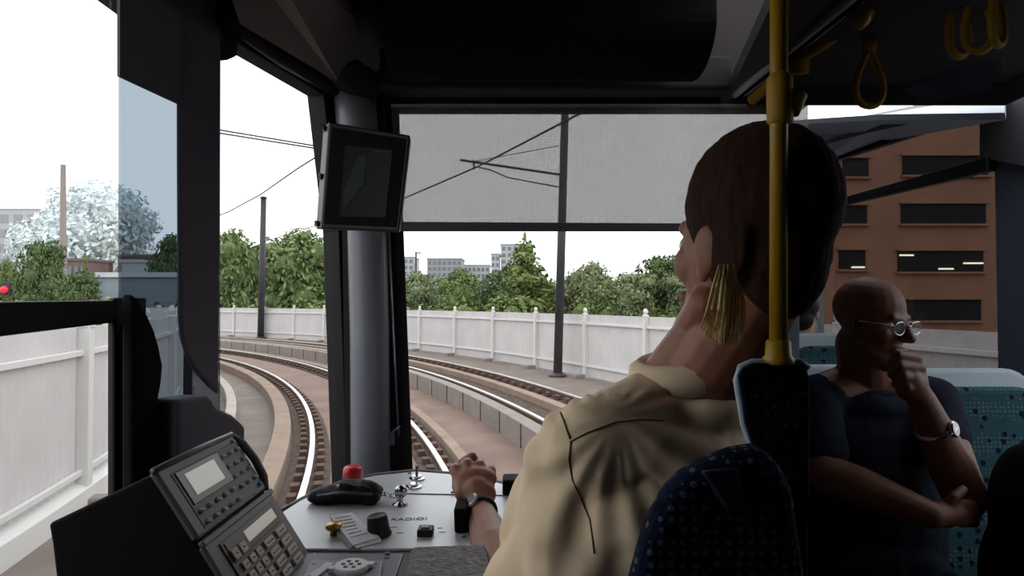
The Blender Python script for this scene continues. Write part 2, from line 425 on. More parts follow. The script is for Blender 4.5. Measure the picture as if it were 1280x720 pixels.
# ------------------------------------------------------------------ poles and overhead line
def line_pole(p, top, lean, label, r=0.13):
    o = thing('overhead_line_pole', label, 'pole', p)
    b = new(); q = V((p[0] + lean, p[1], top)); tube(b, [p, V(p).lerp(q, 0.5), q], [r, r * 0.93, r * 0.85], 14); link('shaft', b, M_pole, o, True)
    b = new(); lathe(b, [(r * 2.0, 0), (r * 2.0, 0.05), (r * 1.2, 0.12)], p, n=14); link('base_plate', b, M_pole, o)
    b = new(); lathe(b, [(r * 1.1, 0), (r * 1.1, 0.06), (r * 0.4, 0.12)], q, n=14); link('pole_cap', b, M_pole, o)
    return o
p1 = G(697, 471); p1.z = 0
pole1 = line_pole(p1, 8.8, 0.26, 'thick dark overhead line pole standing behind the windscreen\'s middle, before the white fence')
p2 = arc(48.6, 48.2); p2 = V((-14.9, 38.0, 0))
pole2 = line_pole(p2, 8.35, 0.1, 'thin distant overhead line pole seen through the left cab window', r=0.19)
p3 = V((-7.62, 15.05, -0.2))
pole3 = line_pole(p3, 7.0, 0.0, 'dark overhead line pole hidden behind the cab\'s left window post', r=0.12)
def wires(name, segs, r, m, parent):
    b = new()
    for s in segs: tube(b, s, r, 6)
    return link(name, b, m, parent)
# bracket arm on the near pole
e = W(575, 200, 17.4); a = p1 + V((0.19, 0, 0)); a.z = W(700, 219, a.y).z
wires('bracket_arm', [[a, e]], 0.035, M_wire, pole1)
a2 = V((a.x, a.y, W(700, 181, a.y).z)); wires('stay_wire', [[a2, W(592, 202, 17.5)]], 0.012, M_wire, pole1)
a3 = V((a.x, a.y, W(700, 235, a.y).z)); wires('registration_arm', [[a3, W(635, 222, 17.9), W(612, 212, 17.6), W(597, 209, 17.5)]], 0.018, M_wire, pole1)
wires('drop_bracket', [[W(592, 200, 17.4), W(593, 211, 17.4)]], 0.03, M_wire, pole1)
# pull-off arm over the near track
wires('bracket_arm', [[W(229, 155, 15.0), W(278, 163, 15.2), W(404, 184, 15.6)], [W(229, 159, 15.0), W(278, 167, 15.2), W(404, 187, 15.6)]], 0.02, M_wire, pole3)
c1 = thing('contact_wire', 'overhead wire crossing the sky above the near track, through the left cab window', 'wire', arc(42, 24, 5.5))
wires('wire', [[W(440, 168, 13.4), W(405, 190, 14.3), W(370, 212, 17), W(326, 243, 20.4), W(285, 265, 23.7), W(240, 282, 28)]], 0.02, M_wire, c1)
c2 = thing('contact_wire', 'dark overhead wire slanting behind the sun blind above the far track', 'wire', arc(45.8, 24, 5.6))
wires('wire', [[W(900, 62, 9.0), W(742, 133, 11.1), W(600, 207, 16.5), W(505, 248, 20.9), W(440, 268, 26), W(330, 302, 38)]], 0.022, M_wire, c2)

# ------------------------------------------------------------------ trees
def foliage_mesh(blobs, n, size, m, core=0.62):
    vs, fs = [], []
    wts = [r[0] * r[1] * r[2] for _, r in blobs]
    for i in range(n):
        c, r = random.choices(blobs, wts)[0]
        d = V((random.gauss(0, 1), random.gauss(0, 1), random.gauss(0, 1))).normalized() * (0.55 + 0.5 * random.random() ** 0.6)
        p = V(c) + V((d.x * r[0], d.y * r[1], d.z * r[2]))
        nrm = (d + V((random.gauss(0, .6), random.gauss(0, .6), random.gauss(0.3, .6)))).normalized()
        a = nrm.orthogonal().normalized(); a.rotate(Matrix.Rotation(random.random() * 6.28, 3, nrm)); bb = nrm.cross(a)
        s = size * (0.6 + 0.8 * random.random()); k = len(vs)
        vs += [p - a * s, p - bb * s * 0.5, p + a * s, p + bb * s * 0.5]; fs.append((k, k + 1, k + 2, k + 3))
    for c, r in blobs:               # inner mass so that the crown is not see-through
        bm = new(); ell(bm, c, [x * core for x in r], u=10, v=7); k = len(vs)
        bm.verts.index_update(); vs += [v.co.copy() for v in bm.verts]; fs += [tuple(k + v.index for v in f.verts) for f in bm.faces]; bm.free()
    me = bpy.data.meshes.new('foliage'); me.from_pydata(vs, [], fs); me.materials.append(m); return me
def round_blobs(h, w_, n):
    out = [((0, 0, h * 0.55), (w_ * 0.42, w_ * 0.42, h * 0.40))]
    for i in range(n):
        a = random.random() * 6.28; q = random.random()
        out.append(((math.cos(a) * w_ * 0.3, math.sin(a) * w_ * 0.3, h * (0.25 + 0.6 * q)), (w_ * 0.22, w_ * 0.22, h * (0.13 + 0.05 * random.random()))))
    out.append(((0, 0, h * 0.87), (w_ * 0.2, w_ * 0.2, h * 0.13)))
    return out
def cone_blobs(h, w_):
    out = []
    for i in range(9):
        q = i / 8; r = w_ * 0.5 * (1 - q) ** 0.85 + 0.15
        for k in range(3):
            a = random.random() * 6.28; out.append(((math.cos(a) * r * 0.45, math.sin(a) * r * 0.45, h * (0.12 + 0.82 * q)), (r * 0.62, r * 0.62, h * 0.075)))
    return out
FOL = {
    'round': foliage_mesh(round_blobs(8, 8, 10), 4200, 0.26, L_mid),
    'bushy': foliage_mesh(round_blobs(8, 8, 14), 4200, 0.26, L_dark),
    'cone': foliage_mesh(cone_blobs(8, 6.5), 4600, 0.22, L_con),
    'soft': foliage_mesh(round_blobs(8, 8, 12), 4200, 0.24, L_soft),
    'pale': foliage_mesh(round_blobs(8, 8, 24), 7500, 0.2, L_ghost, 0.4),
}
bt = new(); tube(bt, [(0, 0, -0.6), (0.05, 0, 1.5), (0, 0.05, 4), (0, 0, 6)], [0.28, 0.2, 0.14, 0.05], 8)
TRUNK = bpy.data.meshes.new('trunk'); bt.to_mesh(TRUNK); bt.free(); TRUNK.materials.append(M_trunk)
def tree(kind, pxc, pw, ptop, Y, label, zb=-1.0, name='tree'):
    c = W(pxc, 378, Y); width = pw * Y / F; ztop = W(pxc, ptop, Y).z
    t = thing(name, label, 'tree', (c.x, Y, zb), 'trees beyond the fence')
    h = ztop - zb
    t.scale = (width / 8.0, width / 8.0, h / 8.0); t.rotation_euler = (0, 0, random.random() * 6)
    for nm, me in (('foliage', FOL[kind]), ('trunk', TRUNK)):
        o = bpy.data.objects.new(nm, me); C.objects.link(o); o.parent = t
for args in (
    ('round', 290, 84, 284, 58, 'leafy green tree at the left edge of the left cab window'),
    ('bushy', 325, 70, 312, 66, 'dark leafy tree behind the thin distant pole'),
    ('round', 376, 112, 284, 60, 'broad bushy green tree filling the right of the left cab window'),
    ('bushy', 432, 70, 318, 64, 'dark tree half hidden by the ribbed front pillar on its left side'),
    ('soft', 522, 60, 336, 62, 'small olive tree just right of the front pillar'),
    ('round', 575, 64, 334, 58, 'round mid-green tree below the two grey tower blocks'),
    ('bushy', 623, 70, 336, 62, 'dark low tree left of the tall conical tree'),
    ('cone', 656, 140, 288, 56, 'tall conical green tree beside the thick dark pole'),
    ('soft', 712, 76, 344, 60, 'greyish green bushy tree right behind the thick dark pole'),
    ('soft', 742, 70, 324, 58, 'soft green tree with a ragged top right of the thick pole'),
    ('soft', 785, 80, 338, 57, 'low rounded soft green tree in the right half of the windscreen'),
    ('bushy', 822, 84, 317, 62, 'tall darker green tree close to the driver\'s face'),
    ('soft', 868, 80, 336, 58, 'green tree partly hidden by the driver\'s face'),
): tree(*args)
for args in (
    ('bushy', 46, 58, 298, 70, 'dark round tree in the left side window, above the black window bar'),
    ('bushy', 98, 56, 338, 60, 'low dark tree in front of the grey shed at the left'),
    ('cone', 106, 20, 308, 120, 'small pointed tree beside the red brick house at the left'),
    ('bushy', 212, 56, 292, 84, 'dark spiky tree above the grey shed roof'),
    ('round', 8, 30, 322, 90, 'pale green tree at the picture\'s left edge'),
    ('bushy', 80, 60, 346, 64, 'low dark bush behind the black window bar'),
    ('pale', 118, 150, 222, 260, 'tall ghost reflection of a tree, built as a pale far tree behind the left side window'),
    ('pale', 55, 80, 262, 345, 'lower pale tree with the haze put into its leaf colour, at the left side window'),
): tree(*args)
# undergrowth behind the fence
hedge = foliage_mesh([((x * 2.0, math.sin(x * 1.7) * 0.7, 1.2 + 0.4 * math.sin(x * 2.3)), (1.5, 1.2, 1.7)) for x in range(-26, 24)], 9000, 0.2, L_con)
o = bpy.data.objects.new('undergrowth', hedge); C.objects.link(o); o.location = (-6, 53, -0.6); o.rotation_euler = (0, 0, rad(8))
tag(o, 'continuous green undergrowth growing behind the long white fence', 'undergrowth', kind='stuff')

# ------------------------------------------------------------------ far buildings
def block(px0, px1, ptop, Y, m, label, floors=6, cols=7, depth=20, zb=-1.0, wm=None):
    a = W(px0, ptop, Y); c = W(px1, ptop, Y); t = thing('building', label, 'building', ((a.x + c.x) / 2, Y, zb))
    b = new(); box(b, ((a.x + c.x) / 2, Y + depth / 2, (a.z + zb) / 2), (c.x - a.x, depth, a.z - zb)); link('wall', b, m, t)
    b = new(); box(b, ((a.x + c.x) / 2, Y + depth / 2, a.z + 0.3), (c.x - a.x + 0.6, depth + 0.6, 0.6)); link('roof', b, m, t)
    w_ = c.x - a.x; H_ = a.z - zb
    for f in range(floors):
        for k in range(cols):
            b = new(); box(b, (a.x + w_ * (k + 0.5) / cols, Y - 0.05, a.z - H_ * 0.6 * (f + 0.6) / floors), (w_ / cols * 0.6, 0.3, H_ * 0.6 / floors * 0.55)); link('window', b, wm or M_win, t)
    return t
block(534, 577, 324, 320, M_grey, 'square grey tower block above the round tree', 5, 7)
block(579, 612, 332, 345, M_grey2, 'lower pale block beside the square grey tower', 4, 6)
block(626, 662, 306, 300, M_grey2, 'tall white tower partly hidden by the conical tree', 6, 5)
block(614, 624.5, 318, 298, M_grey2, 'narrow stepped wing on the left of the white tower', 5, 2)
block(504, 517, 322, 330, M_grey2, 'pale block at the left edge of the windscreen', 5, 2)
block(-20, 48, 262, 340, M_grey2, 'pale office block at the left side window', 4, 4, wm=M_grey)  # paler window colour stands for the haze in front of it
block(84, 108, 326, 150, M_brickred, 'red brick house behind the dark trees at the left', 2, 3, 10)
block(152, 176, 328, 140, M_grey2, 'white house under a red roof edge above the shed', 1, 2, 8)
block(147, 192, 321, 158, M_brickred, 'long red roofed house above the grey shed', 1, 4, 8, zb=4)
block(108, 150, 312, 330, M_grey2, 'faint pale tower far behind the left side window', 4, 4, wm=M_grey)  # haze again put into the paler window colour
# shed
SY = 66
a = W(122, 346, SY); c = W(262, 342, SY)
t = thing('shed', 'grey flat roofed shed behind the tinted left pane', 'shed', ((a.x + c.x) / 2, SY, -1))
b = new(); box(b, ((a.x + c.x) / 2, SY + 3, (a.z - 1) / 2), (c.x - a.x, 6, a.z + 1)); link('wall', b, M_shed, t)
b = new(); box(b, ((a.x + c.x) / 2, SY + 3, a.z + 0.2), (c.x - a.x + 0.5, 6.6, 0.5)); link('roof', b, M_shedroof, t)
p = W(79, 206, 100); q = W(79, 378, 100); b = new(); tube(b, [(q.x, 100, -1), p], [0.5, 0.38], 12)
tag(link('chimney', b, mat('chimney_brown', sky_dimmed((176, 160, 156)), 0.8)), 'slim brownish chimney rising above the pale trees at the left', 'chimney')
p = W(520, 316, 120); t = thing('street_lamp', 'thin street lamp far off beside the front pillar', 'lamp post', (p.x, 120, -1))
b = new(); tube(b, [(p.x, 120, -1), p], 0.16, 8); link('post', b, M_pole, t)
b = new(); box(b, p + V((0.4, 0, 0)), (1.2, 0.4, 0.2)); link('lamp_head', b, M_pole, t)
p = W(5, 362, 60); t = thing('signal_lamp', 'small red lamp on a post at the picture\'s left edge', 'lamp', (p.x, 60, -1))
b = new(); tube(b, [(p.x, 60, -1), p], 0.07, 8); link('post', b, M_pole, t)
b = new(); ell(b, p, 0.32); link('lens', b, M_redlamp, t, True)
b = new(); box(b, p + V((0, 0.3, 0.1)), (0.8, 0.3, 1.3)); link('lamp_housing', b, M_pole, t, bevel=0.05)

# ------------------------------------------------------------------ brick car park at the right
BY = 42
t = thing('building', 'orange brick car park with dark slot openings outside the right window', 'building', (30, BY, -1))
b = new(); x0, x1 = W(940, 300, BY).x, W(1400, 300, BY).x
zr = W(1100, 153, BY).z
box(b, ((x0 + x1) / 2, BY + 6.2, (zr - 1) / 2), (x1 - x0, 12, zr + 1)); link('wall', b, M_brick, t)
openings = [(1055, 1087, 196, 222), (1130, 1237, 193, 220), (1052, 1085, 255, 281), (1128, 1234, 253, 281), (1050, 1083, 311, 338), (1124, 1231, 312, 341),
            (1050, 1082, 372, 400), (1122, 1228, 373, 402)]
for (u0, u1, v0, v1) in openings:
    p, q = W(u0, v0, BY), W(u1, v1, BY); b = new()
    box(b, ((p.x + q.x) / 2, BY + 0.17, (p.z + q.z) / 2), (q.x - p.x, 0.14, p.z - q.z)); o = link('opening', b, M_slot, t)
    b = new()                        # recess frame
    for (cx_, cz_, sx, sz) in (((p.x + q.x) / 2, p.z, q.x - p.x + 0.3, 0.15), ((p.x + q.x) / 2, q.z, q.x - p.x + 0.3, 0.15)): box(b, (cx_, BY + 0.1, cz_), (sx, 0.3, sz))
    link('lintel', b, M_brick, o)
for (u0, u1, v) in ((1065, 1081, 334), (1174, 1192, 336), (1205, 1229, 329), (1125, 1142, 319)):
    p, q = W(u0, v, BY), W(u1, v, BY); b = new(); box(b, ((p.x + q.x) / 2, BY + 0.03, p.z), (q.x - p.x, 0.12, 0.1)); link('strip_light', b, M_tube, t)

# ------------------------------------------------------------------ cab shell
OUT = V((-0.05, 0.0125, 0))
def wallpoly(bm, pts, d=1.0): prism(bm, [LW(*p) for p in pts], OUT * d)
b = new(); wallpoly(b, [(-120, 379), (146, 375), (146, 403), (-120, 436)], 0.5); struct(link('trim_1', b, M_black, bevel=0.004), 'black bar across the left side window')
b = new(); wallpoly(b, [(143, 372), (184, 372), (184, 700), (143, 700)], 0.3); struct(link('trim_2', b, M_black, bevel=0.004), 'dark post right of the white fence')
b = new(); wallpoly(b, [(161, 403), (167, 403), (167, 690), (161, 690)], -0.2); struct(link('trim_3', b, M_charcoal))
b = new(); wallpoly(b, [(150, -200), (300, -200), (298, -60), (225, 130), (150, 95)], 0.12); struct(link('trim_4', b, M_charcoal))
rp = [(225, -60), (277, -200), (277, 30), (276, 300), (274, 493), (263, 484), (247, 466), (235, 445), (228, 420), (226, 395), (225, 180)]
b = new(); wallpoly(b, rp, 0.2); struct(link('trim_5', b, M_charcoal, bevel=0.006), 'dark window post with a rounded lower corner')
b = new(); wallpoly(b, [(276, -260), (436, -60), (424, 125), (406, 119), (298, 54), (297, 70), (286, 75), (276, 75)]); struct(link('trim_6', b, M_head, bevel=0.004))
b = new(); wallpoly(b, [(405, 117), (430, 117), (446, 640), (436, 640), (424, 290)], 1.0); struct(link('trim_7', b, M_black, bevel=0.003))
b = new()
zl = 1.62
def WL(y, z): return V((-0.92 + 0.25 * y, y, z))
prism(b, [WL(1.09, 0.9), WL(1.72, 0.9), WL(1.72, zl), WL(1.09, zl)], OUT)
prism(b, [WL(-1.4, 0.9), WL(1.1, 0.9), WL(1.1, 1.45), WL(-1.4, 1.45)], OUT)
prism(b, [WL(-1.4, 1.4), WL(0.30, 1.4), WL(0.30, 2.95), WL(-1.4, 2.95)], OUT)
struct(link('wall_left', b, M_head))
def pane(name, pts, m, off=0.02):
    b = new(); prism(b, [LW(p[0], p[1], off) for p in pts], OUT * 0.1); return struct(link(name, b, m))
b = new(); prism(b, [WL(0.30, 1.45), WL(LW(151, 300).y, 1.45), WL(LW(151, 300).y, 2.9), WL(0.30, 2.9)], OUT * 0.1); struct(link('window_1', b, G_clear)).location = OUT * 0.5  # pane lengthened backwards out of view to let in more light
pane('window_2', [(151, 60), (276, 20), (275, 640), (151, 700)], G_tint, 0.014)
pane('window_3', [(276, 40), (300, 40), (425, 110), (446, 640), (276, 640)], G_clear, 0.026)
# reflected head-and-shoulder silhouette made solid, and a grey hump, low in the left pane
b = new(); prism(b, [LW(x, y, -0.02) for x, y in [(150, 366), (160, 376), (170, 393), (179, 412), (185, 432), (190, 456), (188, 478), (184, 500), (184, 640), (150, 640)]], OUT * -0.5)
tag(link('reflected_silhouette', b, M_blackm, bevel=0.008, seg=3), 'black reflected silhouette of a head and shoulder, built solid against the dark post left of the console', 'reflected_silhouette')
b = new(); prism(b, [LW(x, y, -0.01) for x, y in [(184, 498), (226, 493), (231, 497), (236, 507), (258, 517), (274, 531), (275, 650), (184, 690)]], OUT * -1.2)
tag(link('dark_hump', b, M_charcoal, bevel=0.008, seg=3), 'dark grey slope-topped hump against the left pane behind the console', 'dark_hump')

# front pillar
fp = thing('front_pillar', 'ribbed grey front pillar between the left cab window and the windscreen', 'pillar', W(465, 640, 1.74))
b = new(); tube(b, [W(436, 40, 1.74), W(446, 150, 1.74), W(458, 270, 1.74), W(462, 420, 1.74), W(464, 720, 1.74)], [0.056, 0.056, 0.053, 0.053, 0.053], 24); link('column', b, M_pillar, fp, True)
b = new(); hexa(b, [W(470, 90, 1.77), W(497, 90, 1.77), W(521, 720, 1.77), W(484, 720, 1.77), W(470, 90, 1.84), W(497, 90, 1.84), W(521, 720, 1.84), W(484, 720, 1.84)]); link('black_frame', b, M_black, fp)
b = new(); tube(b, [W(480, 120, 1.75), W(486, 300, 1.75), W(498, 545, 1.75)], 0.0045, 8); link('wiper_rod', b, M_chrome, fp, True)
b = new(); box(b, W(489, 548, 1.74), (0.016, 0.012, 0.035)); tube(b, [W(484, 546, 1.735), W(490, 540, 1.735), W(500, 533, 1.735)], 0.003, 6); link('rod_clip', b, M_pillar, fp)
b = new(); hexa(b, [W(425, 110, 1.72), W(440, 110, 1.72), W(446, 720, 1.72), W(434, 720, 1.72), W(425, 110, 1.82), W(440, 110, 1.82), W(446, 720, 1.82), W(434, 720, 1.82)]); link('gasket', b, M_black, fp)

# windscreen with header and blind
XR = W(880, 300, 1.78).x
b = new(); p, q = W(470, 110, 1.82), W(1010, 110, 1.82)
prism(b, [W(476, 60, 1.82), W(1010, 60, 1.82), W(1010, 210, 1.82), W(880, 210, 1.82), W(880, 740, 1.82), W(500, 740, 1.82)], (0, 0.006, 0)); struct(link('window_4', b, G_clear))
b = new(); prism(b, [W(420, -60, 1.79), W(1010, -60, 1.79), W(1010, 133, 1.79), W(470, 133, 1.79), (W(425, 133, 1.79))], (0, 0.08, 0)); struct(link('trim_8', b, M_head, bevel=0.004), 'dark header over the windscreen')
blind = thing('sun_blind', 'grey woven mesh sun blind pulled halfway down the windscreen', 'blind', W(680, 290, 1.78))
b = new(); prism(b, [W(489, 131, 1.76), W(1010, 131, 1.76), W(1010, 212, 1.76), W(880, 212, 1.76), W(880, 280, 1.76), W(500, 280, 1.76)], (0, 0.0012, 0)); link('mesh_cloth', b, G_blind, blind)
b = new(); prism(b, [W(496, 277, 1.757), W(884, 279, 1.757), W(884, 289, 1.757), W(496, 289, 1.757)], (0, 0.014, 0)); link('bottom_bar', b, M_charcoal, blind, bevel=0.003)
b = new()
for k in range(170):
    u = 489 + k * 2.62
    tube(b, [W(u, 130, 1.756), W(u + 0.8, 134.5, 1.7555), W(u + 1.5, 130, 1.756)], 0.0009, 4)
o = link('hem_stitching', b, M_paper, blind); o['kind'] = 'stuff'

# ceiling, blind housing, upper left trim
b = new()
box(b, (-0.28, 0.2, 2.93), (1.5, 3.3, 0.06)); struct(link('ceiling', b, M_head))
hs = thing('blind_housing', 'black rounded blind housing hanging under the cab ceiling', 'housing', W(680, 20, 1.5))
xa, xb = W(486, 40, 1.46).x, W(882, 40, 1.46).x
prof = []
zc, yc = W(600, 20, 1.46).z, 1.5
for k in range(17):
    t_ = PI + PI * k / 16; prof.append((yc + 0.13 * math.cos(t_), zc - 0.035 + 0.13 * math.sin(t_) * 0.72))
prof += [(yc + 0.13, 2.9), (yc - 0.13, 2.9)]
b = new(); prism(b, [V((xa, y_, z_)) for y_, z_ in prof], (xb - xa, 0, 0)); link('housing_body', b, M_blackm, hs, bevel=0.006)
b = new(); lathe(b, [(0.06, 0), (0.075, 0.015), (0.075, 0.055), (0.06, 0.07)], V((xa - 0.075, yc, zc + 0.02)), (1, 0, 0)); link('end_cap', b, M_head, hs, True)
b = new(); prism(b, [W(452, 66, 1.7), W(915, 69, 1.7), W(915, 110, 1.7), W(470, 110, 1.7)], (0, 0.09, 0)); link('lower_panel', b, M_head, hs, bevel=0.008)
b = new()
zt = 2.15
prism(b, [LW(300, 30, -0.06), LW(425, 105, -0.06), W(478, 118, 1.76), W(470, 40, 1.62), W(430, -20, 1.4), LW(330, -60, -0.25), LW(250, -120, -0.2)], (0, 0.01, 0.03)); struct(link('trim_9', b, M_headl, smooth=False), 'taupe trim panel above the left cab window')
b = new(); tube(b, [W(300, -40, 1.3), W(345, 10, 1.42), W(405, 66, 1.6), W(462, 112, 1.74)], [0.05, 0.05, 0.05, 0.05], 14); struct(link('trim_10', b, M_head, smooth=True))
b = new(); tube(b, [LW(280, 20, -0.02), LW(352, 72, -0.02), LW(420, 112, -0.02)], [0.02, 0.02, 0.02], 10); struct(link('trim_11', b, M_black, smooth=True))

# back of the vehicle: closes the room behind the camera
b = new(); box(b, (0.2, 0.7, 0.87), (3.2, 4.8, 0.06)); struct(link('floor', b, M_floor))
b = new(); box(b, (0.2, -1.43, 1.95), (3.2, 0.06, 2.2)); struct(link('wall_back', b, M_head))

# ------------------------------------------------------------------ driver's desk
ZD = 1.73
def D(px, py, dz=0.0): return G(px, py, ZD + dz)
desk = thing('driver_desk', 'curved brushed-metal driver\'s desk below the windscreen', 'desk', (-0.15, 1.3, 0.9))
outl = [(352, 640), (374, 626), (400, 613), (430, 602), (470, 594), (520, 589), (560, 592), (610, 600), (660, 612), (720, 640), (720, 686), (356, 686)]
b = new(); prism(b, [D(*p) for p in outl], (0, 0, -0.035)); link('top_panel', b, M_desk, desk, bevel=0.003)
b = new(); tube(b, [D(p[0], p[1], -0.004) for p in outl[:10]], 0.006, 8); link('edge_trim', b, M_console, desk, True)
b = new(); tube(b, [D(492, 617, 0.0005), D(720, 621, 0.0005)], 0.0016, 6); link('seam', b, M_ink, desk)
b = new(); prism(b, [D(360, 691), D(505, 691), D(470, 790), D(330, 790)], (0, 0, -0.035)); link('lower_panel', b, M_desk2, desk, bevel=0.003)
b = new(); prism(b, [D(388, 703, 0.002), D(478, 703, 0.002), D(468, 780, 0.002), D(350, 780, 0.002)], (0, 0, 0.004)); link('speaker_plate', b, mat('plate_grey', (120, 122, 130), 0.45), desk, bevel=0.002)
b = new(); prism(b, [D(358, 686.5, -0.004), D(720, 686.5, -0.004), D(720, 800, -0.004), D(300, 800, -0.004)], (0, 0, -0.05)); link('black_gap', b, M_black, desk)
b = new()
for px, py in ((484, 693), (392, 707), (470, 707), (566, 616), (512, 592), (580, 671)): lathe(b, [(0.005, 0), (0.005, 0.002), (0.003, 0.0035)], D(px, py, 0.003), n=10)
link('screw', b, M_console, desk)
# pedestal under the desk
b = new(); prism(b, [V((p.x * 0.9, min(p.y, 1.5), 0.9)) for p in [D(*q) for q in outl]], (0, 0, 0.79)); link('pedestal', b, M_console, desk)
# red button
b = new(); lathe(b, [(0.0225, 0), (0.0225, 0.024), (0.021, 0.033), (0.017, 0.037), (0.003, 0.038)], D(441, 603, 0.008)); rb_ = link('emergency_button', b, M_red, desk, True); rb_['label'] = 'red mushroom button'
b = new(); lathe(b, [(0.026, 0), (0.026, 0.004), (0.016, 0.006), (0.016, 0.012)], D(441, 603)); link('button_collar', b, M_black, desk)
# dial knob
b = new(); c = D(474, 669); lathe(b, [(0.0225, 0), (0.023, 0.004), (0.0205, 0.008), (0.018, 0.034), (0.0165, 0.036), (0.0135, 0.034)], c, (-0.12, 0, 1)); link('dial_knob', b, M_black, desk, True)
# square push button
b = new(); c = D(532, 668); box(b, c + V((0, 0, 0.006)), (0.028, 0.03, 0.014)); link('push_button', b, M_black, desk, bevel=0.003)
b = new(); box(b, c + V((0, 0, 0.0135)), (0.016, 0.017, 0.004)); link('push_button_cap', b, M_console, desk, bevel=0.002)
# brass knob
b = new(); c = D(417, 669); lathe(b, [(0.007, 0), (0.006, 0.008), (0.014, 0.012), (0.015, 0.017), (0.011, 0.022)], c); link('brass_knob', b, M_brass, desk, True)
# key switches
for px, py, h_ in ((521, 599, 0.026), (517, 609, 0.0)):
    b = new(); c = D(px, py); lathe(b, [(0.019, 0), (0.019, 0.003), (0.012, 0.005), (0.012, 0.009)], c); ks = link('key_switch', b, M_chrome, desk)
    if h_: b = new(); box(b, c + V((0, 0, 0.02)), (0.005, 0.014, 0.026)); link('switch_lever', b, M_console, ks, bevel=0.001)
# speaker grille with seven holes
b = new(); c = D(439, 712, 0.006); lathe(b, [(0.027, 0), (0.027, 0.006), (0.025, 0.0085)], c)
for a_ in (0.3, 0.3 + PI): box(b, c + V((0.027 * math.cos(a_), 0.027 * math.sin(a_), 0.004)), (0.014, 0.012, 0.007))
sg = link('speaker_grille', b, M_paper, desk, bevel=0.001)
b = new()
for k in range(7):
    o_ = V((0, 0, 0)) if k == 6 else V((0.0125 * math.cos(k * PI / 3), 0.0125 * math.sin(k * PI / 3), 0)); lathe(b, [(0.0034, 0), (0.0034, 0.0008)], c + o_ + V((0, 0, 0.0084)), n=10)
link('grille_hole', b, M_black, sg)
b = new(); box(b, D(402, 712, 0.008), (0.014, 0.05, 0.002), Matrix.Rotation(rad(-14), 3, 'Z')); link('label_strip', b, M_paper, desk)
# lettering
M_ = Matrix.Translation(D(488, 651, 0.0006)) @ Matrix.Rotation(rad(6), 4, 'Z'); text('lettering', 'RADIO!', M_, 0.021, M_ink, desk)
b = new()
for px, py, w_ in ((492, 659, 0.014), (500, 666, 0.012), (550, 660, 0.009), (553, 665, 0.012)): box(b, D(px, py, 0.0003), (w_, 0.0022, 0.0005))
link('small_print', b, M_ink, desk)
# controller under the hand
ct = thing('power_controller', 'black drive lever mount under the driver\'s gripping hand', 'lever', D(590, 660))
b = new(); hexa(b, [D(568, 667), D(583, 667), D(581, 636, 0.045), D(567, 636, 0.045), D(572, 647), D(588, 647), D(587, 622, 0.045), D(571, 622, 0.045)]); link('lever_box', b, M_blackm, ct, bevel=0.004)
hp = W(590, 598, 1.345); b = new(); tube(b, [D(592, 626, 0.0), hp.lerp(D(592, 626), 0.4), hp], [0.010, 0.009, 0.009], 10); ell(b, hp, (0.026, 0.016, 0.016)); link('lever_handle', b, M_black, ct, True)
b = new(); p = D(640, 614); box(b, p + V((0.014, 0.0, 0.014)), (0.07, 0.06, 0.036)); tag(link('switch_box', b, M_blackm, bevel=0.006), 'small black box on the desk between the hand and the cream shirt', 'box')
# speckled armrest
ar = thing('armrest', 'dark speckled rubber armrest pad under the driver\'s forearm', 'armrest', D(550, 690))
b = new(); hexa(b, [D(515, 684, 0.03), D(606, 681, 0.03), D(640, 800, 0.03), D(486, 800, 0.03), D(517, 684, -0.03), D(606, 681, -0.03), D(640, 800, -0.03), D(490, 800, -0.03)]); link('pad', b, M_speck, ar, bevel=0.006)

# things lying on the desk
po = thing('key_pouch', 'black fabric pouch with a key chain lying before the red button', 'pouch', D(433, 633))
c = D(433, 628)
def pouchfn(co, n_): return co + n_ * noise.noise(co * 55) * 0.004
b = new(); ell(b, c + V((-0.03, 0.0, 0.016)), (0.05, 0.028, 0.018)); ell(b, c + V((0.028, 0.004, 0.022)), (0.05, 0.03, 0.024)); ell(b, c + V((-0.06, -0.004, 0.012)), (0.022, 0.02, 0.014))
box(b, c + V((0.02, 0.0, 0.036)), (0.066, 0.04, 0.012), Matrix.Rotation(rad(8), 3, 'Y')); box(b, c + V((0.055, -0.008, 0.012)), (0.03, 0.03, 0.02)); fuse('pouch_body', b, M_pouch, po, 0.0022, 2, pouchfn)
b = new(); tube(b, [c + V((-0.055, -0.02, 0.02)), c + V((0.0, -0.026, 0.028)), c + V((0.06, -0.024, 0.024))], 0.003, 6); link('pouch_zip', b, M_console, po, True)
for k in range(7):
    b = new(); p = c + V((0.068 + k * 0.0065, -0.006 + 0.003 * math.sin(k), 0.020 - 0.0008 * k)); R_ = Matrix.Rotation(k * PI / 2 + 0.4, 3, 'X')
    tube(b, [p + R_ @ V((0.0058 * math.cos(a_ * PI / 5), 0.0058 * math.sin(a_ * PI / 5), 0)) for a_ in range(10)], 0.0014, 6, True); link('chain_link', b, M_chrome, po, True)
b = new(); c2_ = D(500, 631); lathe(b, [(0.0165, 0), (0.0165, 0.003), (0.007, 0.006), (0.006, 0.016), (0.011, 0.02)], c2_); ell(b, c2_ + V((0.002, 0, 0.027)), (0.0135, 0.008, 0.0135)); link('key_fob', b, M_chrome, po, True)
pp = thing('receipt', 'folded white printed slip of paper leaning on the black dial knob', 'paper', D(445, 676))
P = [D(412, 645, 0.022), D(440, 641, 0.022), D(475, 672, 0.006), D(441, 682, 0.004)]
b = new(); prism(b, P, (0, 0, 0.0006)); link('upper_leaf', b, M_paper, pp)
